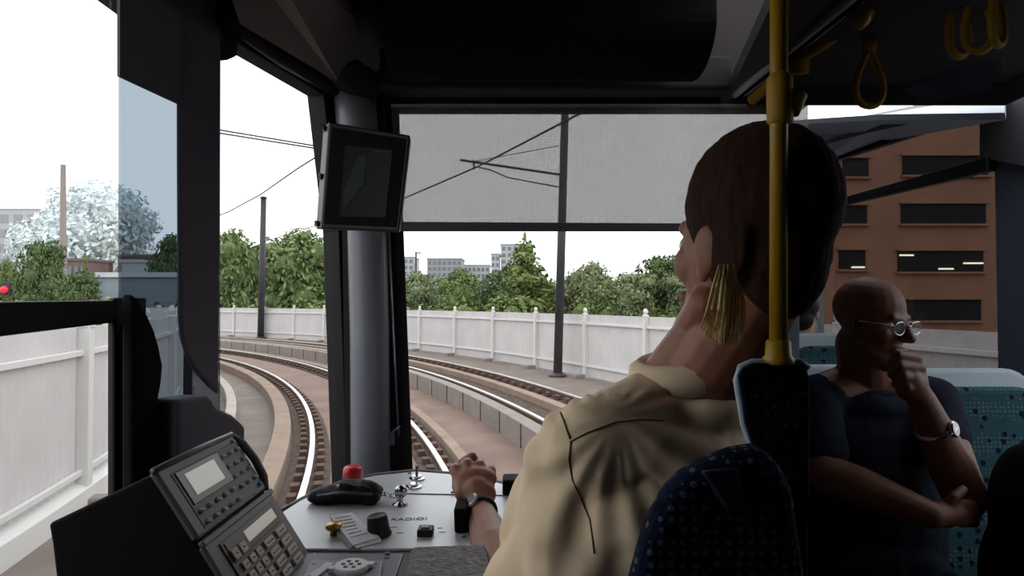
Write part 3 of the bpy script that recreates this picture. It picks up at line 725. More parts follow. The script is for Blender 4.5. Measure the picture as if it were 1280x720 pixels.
b = new(); prism(b, [P[0] + V((0, 0, -0.001)), D(418, 662, 0.010), D(437, 686, 0.0006), P[3] + V((0, 0, -0.001))], (0.001, 0.0005, 0)); link('lower_leaf', b, mat('paper_shaded', (150, 156, 164), 0.8), pp)  # darker copy of the paper, the fold's shade put into its colour
b = new(); prism(b, [D(441, 682.3, 0.003), D(475, 672, 0.005), D(478, 677, 0.001), D(447, 685.5, 0.001)], (0, 0, 0.0005)); link('fold', b, M_paper, pp)
b = new()
for k in range(7):
    f_ = 0.12 + 0.11 * k; a_ = P[0].lerp(P[3], f_); d_ = P[1].lerp(P[2], f_)
    tube(b, [a_.lerp(d_, 0.12) + V((0, 0, 0.001)), a_.lerp(d_, 0.55 + 0.3 * random.random()) + V((0, 0, 0.001))], 0.0006, 4)
link('printing', b, M_paperp, pp)

# ------------------------------------------------------------------ console at the left
con = thing('radio_console', 'black sloping console with two keypads and pale displays at lower left', 'console', (-0.5, 0.95, 1.7))
y0, y1 = 0.85, 1.085
r0 = W(190, 593, y0); l0 = W(60, 655, y0); d0 = W(245, 679, y0); e0 = d0 + (d0 - r0) * 1.15
pf = [(r0.x, r0.z), (d0.x, d0.z), (d0.x + 0.006, d0.z - 0.006), (e0.x, e0.z), (e0.x + 0.01, 1.45), (l0.x + 0.05, 1.5), (l0.x + 0.005, l0.z - 0.025), (l0.x, l0.z)]
b = new(); prism(b, [V((x, y0, z)) for x, z in pf], (0, y1 - y0, 0)); link('housing', b, M_blackm, con, bevel=0.004)
def facebasis(P0, P1):
    """u runs away from the camera along the ridge, v down the slope"""
    dv = V((P1[0] - P0[0], 0, P1[1] - P0[1])); return V((P0[0], y0, P0[1])), V((0, y1 - y0, 0)), dv, V((-dv.z, 0, dv.x)).normalized()
def onface(fb, u, v, h=0.0): return fb[0] + fb[1] * u + fb[2] * v + fb[3] * h
fu = facebasis((r0.x, r0.z), (d0.x, d0.z)); fl = facebasis((d0.x + 0.006, d0.z - 0.006), (e0.x, e0.z))
if fu[3].z < 0: fu = (*fu[:3], -fu[3])
if fl[3].z < 0: fl = (*fl[:3], -fl[3])
def faceplate(name, fb, u0, u1, v0, v1, h0, h1, m, parent=con, bev=0.001):
    b = new(); hexa(b, [onface(fb, u0, v0, h0), onface(fb, u1, v0, h0), onface(fb, u1, v1, h0), onface(fb, u0, v1, h0), onface(fb, u0, v0, h1), onface(fb, u1, v0, h1), onface(fb, u1, v1, h1), onface(fb, u0, v1, h1)])
    return link(name, b, m, parent, bevel=bev)
faceplate('upper_panel', fu, 0.0, 1.0, -0.02, 0.98, -0.006, 0.006, M_console, bev=0.004)
faceplate('upper_keypad', fu, 0.10, 0.95, 0.10, 0.93, 0.005, 0.0068, M_consolef)
faceplate('display_bezel', fu, 0.13, 0.66, 0.12, 0.60, 0.006, 0.0082, M_lcdbez)
dp = faceplate('display', fu, 0.20, 0.57, 0.19, 0.51, 0.008, 0.0092, M_lcd); dp['label'] = 'pale greenish rectangular screen'
b = new()
for u in (0.70, 0.81, 0.92):
    for v in (0.22, 0.39, 0.56, 0.73): ell(b, onface(fu, u, v, 0.007), (0.0062, 0.0062, 0.0032), u=10, v=6)
for u in (0.16, 0.265, 0.37, 0.475, 0.58):
    for v in (0.70, 0.86): ell(b, onface(fu, u, v, 0.007), (0.0062, 0.0062, 0.0032), u=10, v=6)
k0 = link('round_keys', b, M_key, con, True); k0.name = 'key_cluster'
b = new()
for u, v in ((0.16, 0.70), (0.265, 0.70), (0.37, 0.70), (0.475, 0.70), (0.58, 0.70), (0.58, 0.86), (0.475, 0.86), (0.70, 0.56), (0.81, 0.56), (0.70, 0.73)):
    p = onface(fu, u, v, 0.0103); box(b, p, (0.0012, 0.006, 0.0012)); box(b, p + fu[1] * 0.008, (0.0045, 0.0016, 0.0012))
link('key_symbols', b, M_keymark, con)
b = new(); ell(b, onface(fu, 0.92, 0.86, 0.007), (0.006, 0.006, 0.0035), u=10, v=6); link('blue_key', b, M_keyblue, con, True)
b = new(); ell(b, onface(fu, 0.93, 0.09, 0.007), (0.0045, 0.0045, 0.0025), u=10, v=6); link('indicator_lamp', b, M_keymark, con, True)
b = new(); tube(b, [onface(fu, 1.0, -0.02, 0.0), onface(fu, 1.03, 0.2, 0.008), onface(fu, 1.04, 0.5, 0.01), onface(fu, 1.03, 0.8, 0.008), onface(fu, 1.0, 1.0, 0.0)], 0.007, 8); link('side_lip', b, M_console, con, True)
b = new(); tube(b, [onface(fu, -0.005, -0.02, 0.004), onface(fu, 0.5, -0.035, 0.006), onface(fu, 1.0, -0.02, 0.004)], 0.005, 8); link('top_lip', b, M_console, con, True)
faceplate('divider', fl, -0.01, 1.02, -0.06, 0.02, 0.0, 0.008, M_console, bev=0.002)
faceplate('lower_panel', fl, 0.0, 1.02, 0.0, 1.1, -0.006, 0.004, M_console, bev=0.003)
faceplate('lower_keypad', fl, 0.13, 0.93, 0.10, 1.05, 0.003, 0.006, mat('keypad_taupe', (96, 88, 84), 0.5))
faceplate('lower_bezel', fl, 0.16, 0.90, 0.13, 0.40, 0.005, 0.0072, M_lcdbez)
dq = faceplate('display', fl, 0.40, 0.86, 0.17, 0.32, 0.007, 0.0084, M_lcd); dq['label'] = 'narrow pale display strip'
def key(u0, u1, v0, v1, h, marks):
    k = faceplate('key', fl, u0, u1, v0, v1, 0.0055, h, M_keyb)
    b = new()
    for q in marks: box(b, onface(fl, u0 + (u1 - u0) * q, (v0 + v1) / 2, h + 0.0003), (0.0038, 0.004, 0.0006))
    link('print', b, M_ink, k)
for i in range(2): key(0.16 + 0.10 * i, 0.24 + 0.10 * i, 0.24, 0.38, 0.0105, (0.5,))
for j in range(4):
    v0, v1 = 0.44 + 0.15 * j, 0.55 + 0.15 * j
    for i in range(3): key(0.20 + 0.10 * i, 0.275 + 0.10 * i, v0, v1, 0.0095, (0.5,))
    key(0.53, 0.67, v0, v1, 0.0095, (0.25, 0.5, 0.75)); key(0.73, 0.88, v0, v1, 0.0095, (0.3, 0.5, 0.7))
faceplate('foot_lip', fl, -0.02, 1.04, 1.08, 1.16, 0.0, 0.012, M_console, bev=0.002)

# ------------------------------------------------------------------ monitor
mo = thing('monitor', 'black tilted camera monitor hanging beside the front pillar', 'monitor', W(455, 220, 1.4))
fr_ = [W(411, 152, 1.36), W(513, 169, 1.29), W(499, 290, 1.29), (W(401, 286, 1.36))]
bk_ = [p + V((-0.008, 0.062, 0.006)) for p in fr_]
bk_[0] += V((-0.022, 0, 0)); bk_[3] += V((-0.022, 0, 0))
b = new(); hexa(b, fr_ + bk_); link('casing', b, M_black, mo, bevel=0.004)
def mp(u, v, h=0.0):
    p = fr_[0].lerp(fr_[1], u).lerp(fr_[3].lerp(fr_[2], u), v); n_ = (fr_[1] - fr_[0]).cross(fr_[3] - fr_[0]).normalized()
    if n_.y > 0: n_ = -n_
    return p + n_ * h
b = new(); hexa(b, [mp(.04, .05, .001), mp(.96, .05, .001), mp(.96, .95, .001), mp(.04, .95, .001), mp(.02, .03, -.004), mp(.98, .03, -.004), mp(.98, .97, -.004), mp(.02, .97, -.004)]); link('bezel', b, M_blackm, mo, bevel=0.001)
b = new(); prism(b, [mp(.24, .20, .0015), mp(.82, .18, .0015), mp(.82, .86, .0015), mp(.24, .88, .0015)], mp(0, 0, 0.001) - mp(0, 0, 0)); sn = link('screen', b, mat('screen_dark', (18, 18, 22), 0.45, spec=0.15), mo)
M_scr = mat('screen_picture', (44, 50, 54), 0.5, spec=0.15, emit=0.03)
b = new(); prism(b, [mp(.28, .62, .0027), mp(.42, .28, .0027), mp(.52, .28, .0027), mp(.52, .55, .0027), mp(.28, .82, .0027)], mp(0, 0, 0.0003) - mp(0, 0, 0)); link('screen_picture', b, M_scr, sn)
b = new(); prism(b, [mp(.60, .20, .0027), mp(.80, .19, .0027), mp(.80, .215, .0027), mp(.60, .225, .0027)], mp(0, 0, 0.0003) - mp(0, 0, 0)); link('screen_caption_bar', b, M_scr, sn)
b = new(); tube(b, [bk_[0].lerp(bk_[3], 0.2) + V((0.01, 0, 0)), W(440, 180, 1.68)], 0.012, 8); link('bracket', b, M_black, mo, True)
b = new()
for v in (0.04, 0.5, 0.95): box(b, fr_[0].lerp(fr_[3], v).lerp(bk_[0].lerp(bk_[3], v), 0.5) + V((-0.003, 0, 0)), (0.006, 0.02, 0.012))
link('casing_clip', b, M_chrome, mo)

# ------------------------------------------------------------------ saloon at the right: a glass reflection built as solid space
XW = 1.40
# side wall with its window
def SW(px, py):                     # where a sight line meets the reflected saloon's side wall
    d = ray(px, py); return EYE + d * (XW / d.x)
IN = V((0.05, 0, 0))
b = new()
ya, yb = SW(1245, 300).y, 1.64
prism(b, [V((XW, yb, 0.9)), V((XW, ya, 0.9)), V((XW, ya, 2.9)), V((XW, yb, 2.9))], IN)       # pillar right of the window
prism(b, [V((XW, 0.75, 2.66)), V((XW, yb, 2.66)), V((XW, yb, 2.9)), V((XW, 0.75, 2.9))], IN)
prism(b, [V((XW, 0.75, 0.9)), V((XW, 3.1, 0.9)), V((XW, 3.1, 1.70)), V((XW, 0.75, 1.70))], IN)
prism(b, [V((XW, -1.4, 0.9)), V((XW, 0.8, 0.9)), V((XW, 0.8, 3)), V((XW, -1.4, 3))], IN)
struct(link('wall_right_reflected', b, M_salwall))
b = new(); prism(b, [V((XW + 0.02, 0.8, 1.7)), V((XW + 0.02, yb, 1.7)), V((XW + 0.02, yb, 2.66)), V((XW + 0.02, 0.8, 2.66))], (0.004, 0, 0)); struct(link('window_fill', b, glass('fill_window_glass', (0.78, 0.8, 0.82))))  # unseen window added to light the seats and passenger from the right
b = new(); prism(b, [SW(1233, 40), SW(1300, -60), SW(1300, 210), SW(1233, 196)], V((-0.02, 0, 0))); struct(link('trim_12', b, M_saldark))
b = new(); prism(b, [SW(1006, 160), SW(1250, 110), SW(1250, 480), SW(1006, 430)], (0.004, 0, 0)); struct(link('window_5', b, G_sal))
b = new(); prism(b, [SW(1004, 200), SW(1020, 200), SW(1020, 420), SW(1004, 420)], V((-0.03, 0, 0)))
prism(b, [SW(1003, 263), SW(1246, 196), SW(1246, 214), SW(1003, 270)], V((-0.03, 0, 0)))
prism(b, [SW(1003, 207), SW(1246, 118), SW(1246, 140), SW(1003, 216)], V((-0.03, 0, 0)))
struct(link('trim_13', b, M_black, bevel=0.003), 'black frame and bar of the saloon side window')
# cove panel over the window
L2 = [W(983, 152, 2.3), W(1010, 149, 2.1), W(1100, 143, 1.75), W(1256, 141, 1.40)]
lo = [SW(983, 216), SW(1010, 207), SW(1100, 172), SW(1256, 117)]
b = new()
for i in range(3): hexa(b, [L2[i], L2[i + 1], lo[i + 1], lo[i]] + [p + V((0.012, 0.012, -0.012)) for p in (L2[i], L2[i + 1], lo[i + 1], lo[i])])
struct(link('trim_14', b, M_salgrey), 'grey cove panel over the window of the reflected saloon')
b = new(); tube(b, [W(1005, 185, 2.4), W(1085, 163, 1.95), W(1165, 146, 1.68)], 0.008, 6); struct(link('trim_15', b, M_charcoal))
# end wall and jamb
b = new(); prism(b, [V((W(969, 400, 3.08).x, 3.08, 0.9)), V((XW + 0.1, 3.08, 0.9)), V((XW + 0.1, 3.08, W(985, 150, 3.08).z)), V((W(969, 400, 3.08).x, 3.08, W(985, 150, 3.08).z))], (0, 0.05, 0)); struct(link('wall_front_reflected', b, M_salend))
b = new(); tube(b, [W(990, 195, 3.0), W(990, 440, 3.0)], 0.024, 10); tube(b, [W(1003, 195, 3.0), W(1003, 440, 3.0)], 0.018, 10); struct(link('trim_16', b, mat('jamb_pale', (196, 206, 214), 0.5), smooth=True))
b = new()
for i, (v0, v1) in enumerate(((262, 290), (296, 322), (330, 356), (372, 400))): hexa(b, [W(934, v0, 1.79), W(957, v0, 1.79), W(957, v1, 1.79), W(934, v1, 1.79), W(934, v0, 1.80), W(957, v0, 1.80), W(957, v1, 1.80), W(934, v1, 1.80)])
struct(link('trim_17', b, M_head))
# added edge-on wall that keeps cab light off the passenger
a_, c_ = W(969, 400, 1.06), W(969, 400, 3.1)
b = new(); prism(b, [V((a_.x, a_.y, 0.9)), V((c_.x, c_.y, 0.9)), V((c_.x, c_.y, 2.80)), V((a_.x, a_.y, 2.80))], (0.010, -0.004, 0)); struct(link('wall_light_block', b, M_saldark))
b = new(); prism(b, [W(882, 205, 1.80), W(1000, 205, 1.80), W(1000, 800, 1.80), W(882, 800, 1.80)], (0, 0.08, 0)); struct(link('trim_20', b, M_salwall, bevel=0.004))
# saloon ceiling
b = new(); hexa(b, [W(905, 132, 1.9), W(1256, 132, 1.40), V((1.5, 0.6, 2.80)), V((0.42, 0.6, 2.80))] + [p + V((0, 0, 0.04)) for p in (W(905, 132, 1.9), W(1256, 132, 1.40), V((1.5, 0.6, 2.80)), V((0.42, 0.6, 2.80)))])
box(b, (0.95, -0.4, 2.93), (1.3, 2.2, 0.05)); prism(b, [V((0.42, 0.62, 2.80)), V((1.5, 0.62, 2.80)), V((1.5, 0.62, 2.95)), V((0.42, 0.62, 2.95))], (0, 0.03, 0))
struct(link('ceiling', b, M_saldark))
for (A_, B_, m_, r_) in (((903, 131), (1062, 0), M_salgrey, 0.011), ((914, 131), (1078, 0), M_salgrey, 0.007), ((908, 131), (1070, 0), M_blackm, 0.012)):
    b = new(); tube(b, [W(*A_, 1.86), W((A_[0] + B_[0]) / 2, (A_[1] + B_[1]) / 2, 1.55), W(*B_, 1.27), W(B_[0] + 60, B_[1] - 50, 1.16)], r_, 8); struct(link('trim_18', b, m_, smooth=True))
b = new(); hexa(b, [W(1095, 129, 1.62), W(1160, 129, 1.5), W(1240, 112, 1.36), W(1240, 60, 1.3)] + [p + V((0.0, 0.0, 0.012)) for p in (W(1095, 129, 1.62), W(1160, 129, 1.5), W(1240, 112, 1.36), W(1240, 60, 1.3))]); struct(link('trim_19', b, M_salwall))
# ceiling lamp
b = new(); hexa(b, [W(1142, 28, 1.28), W(1176, 18, 1.26), W(1192, -30, 1.16), W(1168, -30, 1.16)] + [p + V((0, 0, 0.012)) for p in (W(1142, 28, 1.28), W(1176, 18, 1.26), W(1192, -30, 1.16), W(1168, -30, 1.16))])
tag(link('ceiling_lamp', b, mat('lamp_panel', (170, 176, 184), 0.4, emit=0.35)), 'pale wedge-shaped ceiling lamp left of the bunched yellow straps', 'lamp')

# hand rail, pole and straps
sp = thing('reflected_seat_edge', 'navy dotted edge of a reflected seat, built as a narrow panel carrying the yellow pole', 'panel', W(966, 700, 0.68))  # solid stand-in for a reflected seat edge, made to carry the pole
b = new(); prism(b, [W(x, y, 0.668) for x, y in [(923, 470), (928, 460), (940, 455), (1000, 455), (1010, 462), (1013, 480), (1010, 800), (972, 800), (960, 640), (950, 590), (932, 530)]], (0.006, 0.028, 0)); link('reflected_edge_body', b, M_moqn, sp, bevel=0.004)
b = new(); tube(b, [W(x, y, 0.68) for x, y in [(958, 600), (949, 580), (930, 530), (921, 475), (926, 459), (940, 453), (1000, 453), (1010, 460)]], 0.0042, 8); link('pale_edge', b, M_seatrim, sp, True)
pl = thing('grab_pole', 'upright yellow grab pole rising from the navy reflected seat edge between driver and passenger', 'pole', W(973, 458, 0.68))
pb, pt = W(973, 455, 0.68), W(974, -240, 0.68)
b = new(); tube(b, [pb, pt], 0.0092, 20); link('pole', b, M_yellow, pl, True)
b = new(); lathe(b, [(0.0165, 0), (0.016, 0.006), (0.0135, 0.009), (0.0125, 0.024), (0.01, 0.026)], pb); link('pole_socket', b, M_yellow, pl, True)
b = new(); lathe(b, [(0.01, 0), (0.0135, 0.004), (0.0135, 0.05), (0.01, 0.054)], W(975, 156, 0.68)); lathe(b, [(0.011, 0), (0.011, 0.022)], W(986, 140, 0.68), (0.4, 0, 0.9)); link('pole_joint', b, M_yellowd, pl, True)
hr = thing('hand_rail', 'yellow overhead hand rail slanting under the saloon ceiling', 'rail', W(1030, 55, 1.45))
b = new(); tube(b, [W(940, 125, 1.75), W(1000, 72, 1.55), W(1062, 34, 1.40), W(1130, 6, 1.30), W(1260, -50, 1.1)], 0.015, 12); link('rail', b, M_yellowd, hr, True)
b = new(); tube(b, [W(1000, 92, 1.56), W(1003, 34, 1.54)], 0.021, 12); link('rail_bracket', b, M_yellowd, hr, True)
def strap(name, pxc, ptop, pbot, wpx, Y, label, tilt=0.0):
    t = thing(name, label, 'hanging strap', W(pxc, ptop, Y), 'hanging straps under the saloon ceiling')
    s = Y / F; hh = (pbot - ptop) * s; ww = wpx * s / 2; top = W(pxc, ptop, Y); pts = []
    for k in range(36):
        a_ = 2 * PI * k / 36; v = (1 - math.cos(a_)) / 2
        x = ww * math.sin(a_) * (0.18 + 0.95 * v ** 0.9); pts.append(top + V((x * math.cos(tilt) + (v * hh) * 0.0, x * math.sin(tilt), -v * hh)))
    b = new(); tube(b, pts, 0.0075, 8, True, flat=1.0); link('loop', b, M_yellowd, t, True)
    b = new(); tube(b, [top + V((0, 0, 0.07)), top + V((0, 0, -0.004))], 0.009, 10); lathe(b, [(0.013, 0), (0.016, 0.012), (0.013, 0.024)], top + V((0, 0, -0.004))); link('hanger', b, M_yellowd, t, True)
    return t
strap('hand_strap', 1086, 62, 134, 44, 1.38, 'single yellow hanging strap loop below the brass-coloured dome fitting')
strap('hand_strap', 1197, -12, 72, 42, 1.22, 'leftmost of the three bunched yellow straps at the top right corner', 0.3)
strap('hand_strap', 1222, -18, 66, 40, 1.18, 'middle one of the three bunched yellow straps at the top right corner', -0.2)
strap('hand_strap', 1246, -24, 58, 38, 1.15, 'rightmost of the three bunched yellow straps at the top right corner', 0.5)
lp = thing('strap_fitting', 'brass-coloured dome fitting under the ceiling above the single strap', 'lamp', W(1078, 10, 1.3))  # dome at the top of the strap hanger, gives no light
b = new(); lathe(b, [(0.004, -0.062), (0.018, -0.05), (0.028, -0.025), (0.031, 0.0), (0.03, 0.04)], W(1078, 0, 1.3), (0.1, 0, 1)); link('dome', b, M_brass, lp, True)
b = new(); lathe(b, [(0.034, 0), (0.034, 0.012)], W(1078, -24, 1.3)); link('collar', b, M_black, lp)

# seats
def make_seat(x, y, width, ztop, cover, label, yaw=0.0, back_h=0.62, grp='saloon seats with pale shells'):
    s = thing('saloon_seat', label, 'seat', (0, 0, 0), grp)
    R10 = Matrix.Rotation(rad(-7), 4, 'X')
    T = Matrix.Translation(V((0, 0, ztop - 0.9))) @ R10
    def P3(u, v, d): return T @ V((u, d, v - back_h / 2))
    o_ = rrect(width, back_h, 0.075); i_ = rrect(width - 0.045, back_h - 0.055, 0.06)
    b = new(); A = [P3(u, v, 0.03) for u, v in o_]; B = [P3(u * 0.97, v, 0.075) for u, v in o_]; prism2(b, A, B); link('shell', b, M_seatrim, s, bevel=0.012, seg=3)
    b = new(); A = [P3(u, v - 0.02, -0.018) for u, v in i_]; B = [P3(u, v - 0.02, 0.034) for u, v in i_]; prism2(b, A, B); link('backrest', b, cover, s, bevel=0.016, seg=3)
    b = new(); prism(b, [V((u, -0.24 + v, 0.38)) for u, v in rrect(width - 0.02, 0.46, 0.06)], (0, 0, 0.09)); link('seat_pad', b, cover, s, bevel=0.02, seg=3)
    b = new(); box(b, (0, -0.18, 0.19), (0.1, 0.3, 0.38)); link('pedestal', b, M_charcoal, s, bevel=0.01)
    s.location = (x, y, 0.9); s.rotation_euler = (0, 0, yaw)
    return s
make_seat(0.87, 1.72, 0.34, 1.985, M_moqn, 'navy patterned seat that the bald passenger sits on')
make_seat(1.165, 1.62, 0.36, 1.985, M_moq, 'teal dotted seat with a pale rim at the bald passenger\'s other side, by the window')
make_seat(0.60, 1.69, 0.205, 2.045, M_moq, 'seat back with a pale top rim just right of the driver\'s neck')
make_seat(1.115, 2.25, 0.30, 2.045, M_moq, 'seat back with a pale rim below the capped passenger\'s head')
# driver's seat
ds = thing('driver_chair', 'dark navy dotted backrest of the driver\'s seat in the foreground', 'seat', (0.25, 0.62, 0.9))
b = new(); prism(b, [W(x, y, 0.60) for x, y in [(772, 830), (784, 740), (797, 690), (812, 650), (830, 618), (850, 598), (880, 580), (915, 567), (945, 562), (975, 575), (995, 620), (1010, 720), (1015, 830)]], (0.008, 0.045, 0)); link('backrest', b, M_moqn, ds, bevel=0.018, seg=4)
b = new(); hexa(b, [W(876, 588, 0.592), W(921, 584, 0.592), W(934, 640, 0.592), W(906, 636, 0.592), W(876, 588, 0.61), W(921, 584, 0.61), W(934, 640, 0.61), W(906, 636, 0.61)]); link('side_pocket', b, mat('pocket_blue', (34, 42, 54), 0.5), ds, bevel=0.004)
b = new(); box(b, (0.27, 0.72, 1.42), (0.42, 0.40, 0.1)); link('seat_pad', b, M_moqn, ds, bevel=0.03)
b = new(); lathe(b, [(0.2, 0), (0.2, 0.03), (0.05, 0.06), (0.05, 0.47)], (0.27, 0.72, 0.9)); link('pedestal', b, M_charcoal, ds)

# ------------------------------------------------------------------ people
def head_parts(bm, M, sx=1.0, ears=True):
    def E(c, r, R=None):
        c = M @ V((c[0] * sx, c[1], c[2])); s = M.to_scale()[0]; q = M.to_quaternion().to_matrix()
        ell(bm, c, (r[0] * sx * s, r[1] * s, r[2] * s), q @ R if R else q)
    def K(a, c, r0, r1=None):
        s = M.to_scale()[0]; cap(bm, M @ V((a[0] * sx, a[1], a[2])), M @ V((c[0] * sx, c[1], c[2])), r0 * s, (r1 or r0) * s, 12)
    E((0, 0.012, 0.045), (0.077, 0.096, 0.083)); E((0, -0.03, 0.0), (0.064, 0.062, 0.085)); E((0, -0.038, -0.06), (0.05, 0.05, 0.048))
    E((0, -0.078, -0.095), (0.022, 0.018, 0.02)); K((0, -0.09, 0.018), (0, -0.113, -0.02), 0.008, 0.0125)
    E((0.011, -0.102, -0.025), (0.009, 0.01, 0.008)); E((-0.011, -0.102, -0.025), (0.009, 0.01, 0.008))
    K((-0.03, -0.078, 0.028), (0.03, -0.078, 0.028), 0.011); E((0.036, -0.057, -0.014), (0.028, 0.027, 0.026)); E((-0.036, -0.057, -0.014), (0.028, 0.027, 0.026))
    K((-0.018, -0.091, -0.054), (0.018, -0.091, -0.054), 0.0075); K((-0.015, -0.089, -0.064), (0.015, -0.089, -0.064), 0.008)
    K((-0.045, -0.02, -0.06), (-0.02, -0.07, -0.092), 0.024); K((0.045, -0.02, -0.06), (0.02, -0.07, -0.092), 0.024)
    if ears:
        for s_ in (-1, 1):
            E((s_ * 0.08, 0.008, 0.002), (0.009, 0.018, 0.027), Matrix.Rotation(rad(12 * s_), 3, 'Z')); E((s_ * 0.077, 0.0, -0.022), (0.008, 0.01, 0.012))
def frame(c, face, scale, tilt=0.0, roll=0.0):
    face = V(face).normalized(); yaw = math.atan2(face.x, -face.y)
    return Matrix.Translation(V(c)) @ Matrix.Rotation(yaw, 4, 'Z') @ Matrix.Rotation(tilt, 4, 'X') @ Matrix.Rotation(roll, 4, 'Y') @ Matrix.Scale(scale, 4)
def sockets(M, sx=1.0, depth=0.008):
    cs = [M @ V((s_ * 0.032 * sx, -0.09, 0.008)) for s_ in (-1, 1)]; s = M.to_scale()[0]; back = (M.to_quaternion() @ V((0, 1, 0)))
    def fn(co, n_):
        for c in cs:
            d = (co - c).length / (0.02 * s)
            if d < 1.6: co = co + back * depth * s * math.exp(-d * d * 2)
        return co
    return fn
def eyes(M, parent, sx=1.0):
    s = M.to_scale()[0]
    for s_ in (-1, 1):
        b = new(); ell(b, M @ V((s_ * 0.032 * sx, -0.071, 0.008)), 0.0118 * s); e_ = link('eye', b, M_eye, parent, True)
        b = new(); ell(b, M @ V((s_ * 0.032 * sx, -0.0795, 0.008)), (0.0058 * s, 0.0045 * s, 0.0058 * s)); link('iris', b, M_iris, e_, True)

# --- driver
drv = thing('person', 'person in a loose cream shirt and wristwatch, back to us, driving and looking left', 'person', (0.25, 0.8, 1.47))
HM = frame(W(934, 316, 0.80), (-0.36, 0.93, 0), 1.14, tilt=rad(-4))
SXD = 0.75
Ls, Rs = V((0.10, 0.80, 1.985)), V((0.335, 0.97, 1.985))
hc = HM @ V((0, 0.02, -0.05)); nb = V((0.245, 0.885, 2.015))
elb = W(630, 722, 1.0); wr = W(601, 640, 1.235); kn = W(592, 592, 1.31)
b = new(); head_parts(b, HM, SXD)
cap(b, hc, nb, 0.05, 0.056); cap(b, HM @ V((0, -0.04, -0.075)), nb + V((-0.02, 0.01, 0.02)), 0.042, 0.05)
cap(b, nb, (Ls + nb) / 2 + V((0, 0, -0.05)), 0.05, 0.045); cap(b, nb, (Rs + nb) / 2 + V((0, 0, -0.05)), 0.05, 0.045)
ell(b, (Ls + Rs) / 2 + V((0, 0, -0.16)), (0.11, 0.08, 0.19), Matrix.Rotation(rad(36), 3, 'Z'))
cap(b, Ls + V((0.02, 0.02, -0.03)), elb, 0.042, 0.036); cap(b, elb, elb.lerp(wr, 0.35), 0.036, 0.039); cap(b, elb.lerp(wr, 0.35), wr, 0.039, 0.026)
# hand: back of the hand towards us, fingers closed over the handle
ax = V((1, 0.1, 0.02)).normalized(); fwd = V((-0.02, 0.95, -0.1)).normalized(); upv = V((0, 0.1, 1)).normalized()
kc = kn + V((0, 0.0, 0.006))
ell(b, wr.lerp(kc, 0.42), (0.037, 0.027, 0.029)); ell(b, wr.lerp(kc, 0.8), (0.045, 0.028, 0.025))
cap(b, wr, wr.lerp(kc, 0.5), 0.026, 0.03)
for k, (dx, ln, dz) in enumerate(((-0.036, 0.03, 0.002), (-0.013, 0.034, 0.012), (0.012, 0.032, 0.009), (0.035, 0.026, -0.003))):
    k1 = kc + ax * dx + upv * dz; r_ = 0.0118 - 0.0007 * k
    cap(b, wr.lerp(kc, 0.35) + ax * dx * 0.5 + upv * 0.012, k1, 0.012, r_ + 0.0022, 10)
    j1 = k1 + fwd * ln + upv * 0.002; j2 = j1 + fwd * 0.006 - upv * 0.026; j3 = j2 - fwd * 0.018 - upv * 0.012
    cap(b, k1, j1, r_ + 0.001, r_, 10); cap(b, j1, j2, r_, r_ * 0.93, 10); cap(b, j2, j3, r_ * 0.93, r_ * 0.85, 10)
th0 = wr.lerp(kc, 0.45) - ax * 0.03; th1 = kc - ax * 0.034 + fwd * 0.01 + upv * 0.004; th2 = kc - ax * 0.018 + fwd * 0.028 + upv * 0.016; th3 = kc - ax * 0.004 + fwd * 0.032 + upv * 0.024
cap(b, th0, th1, 0.016, 0.0125, 10); cap(b, th1, th2, 0.0125, 0.011, 10); cap(b, th2, th3, 0.011, 0.0098, 10)
drvbody = fuse('body', b, M_skin, drv, 0.003, 4, sockets(HM, SXD))
eyes(HM, drv, SXD)
# watch
wd = (wr - elb).normalized(); wc = elb.lerp(wr, 0.99)
wa = wd.orthogonal().normalized(); wb_ = wd.cross(wa)
b = new()
tube(b, [wc + wa * 0.0300 * math.cos(2 * PI * k / 24) + wb_ * 0.0285 * math.sin(2 * PI * k / 24) for k in range(24)], 0.0065, 8, True, flat=0.5); wt = link('wristwatch', b, M_black, drv, True); wt['label'] = 'dark wristwatch with a silver rim'
fd = (V((-0.5, -0.6, 0.62)) - wd * V((-0.5, -0.6, 0.62)).dot(wd)).normalized()
b = new(); lathe(b, [(0.0165, -0.003), (0.018, 0.0), (0.018, 0.003), (0.0145, 0.005)], wc + fd * 0.031, fd); wk = link('watch_case', b, mat('watch_silver', (196, 196, 204), 0.35, metal=0.4), wt)
b = new(); lathe(b, [(0.0135, 0), (0.0135, 0.0006)], wc + fd * 0.0362, fd); link('watch_dial', b, M_lcdbez, wt)
# hair: a close cap and a fair lock at the nape
hb = new(); s_ = 1.14
def HE(c, r): ell(hb, HM @ V((c[0] * SXD, c[1], c[2])), (r[0] * SXD * s_, r[1] * s_, r[2] * s_), HM.to_quaternion().to_matrix())
HE((0, 0.016, 0.052), (0.088, 0.096, 0.088)); HE((0, 0.05, 0.0), (0.066, 0.046, 0.07)); HE((0.074, 0.03, 0.01), (0.01, 0.035, 0.05)); HE((-0.074, 0.03, 0.01), (0.01, 0.035, 0.05))
def hairfn(co, n_): return co + n_ * (noise.noise(V((co.x * 160, co.y * 160, co.z * 30))) * 0.0014 + noise.noise(co * 20) * 0.0015)
fuse('hair', hb, M_hair, drv, 0.004, 2, hairfn)
b = new()
random.seed(5)
for k in range(120):
    t_ = random.uniform(-1, 1); q_ = random.uniform(-1, 1)
    p0 = W(908 + 9 * t_, 338 + 8 * q_, 0.70); p1_ = W(908 + 21 * t_ + 3 * q_, 386, 0.695 + 0.01 * abs(t_)); p2_ = W(903 + 23 * t_ + 5 * q_, 430 - 14 * abs(t_) + 6 * q_, 0.735 + 0.012 * abs(t_))
    tube(b, [p0, p0.lerp(p1_, 0.5) + V((0.002 * q_, -0.004, 0)), p1_, p2_], [0.001, 0.0018, 0.0018, 0.0007], 5)
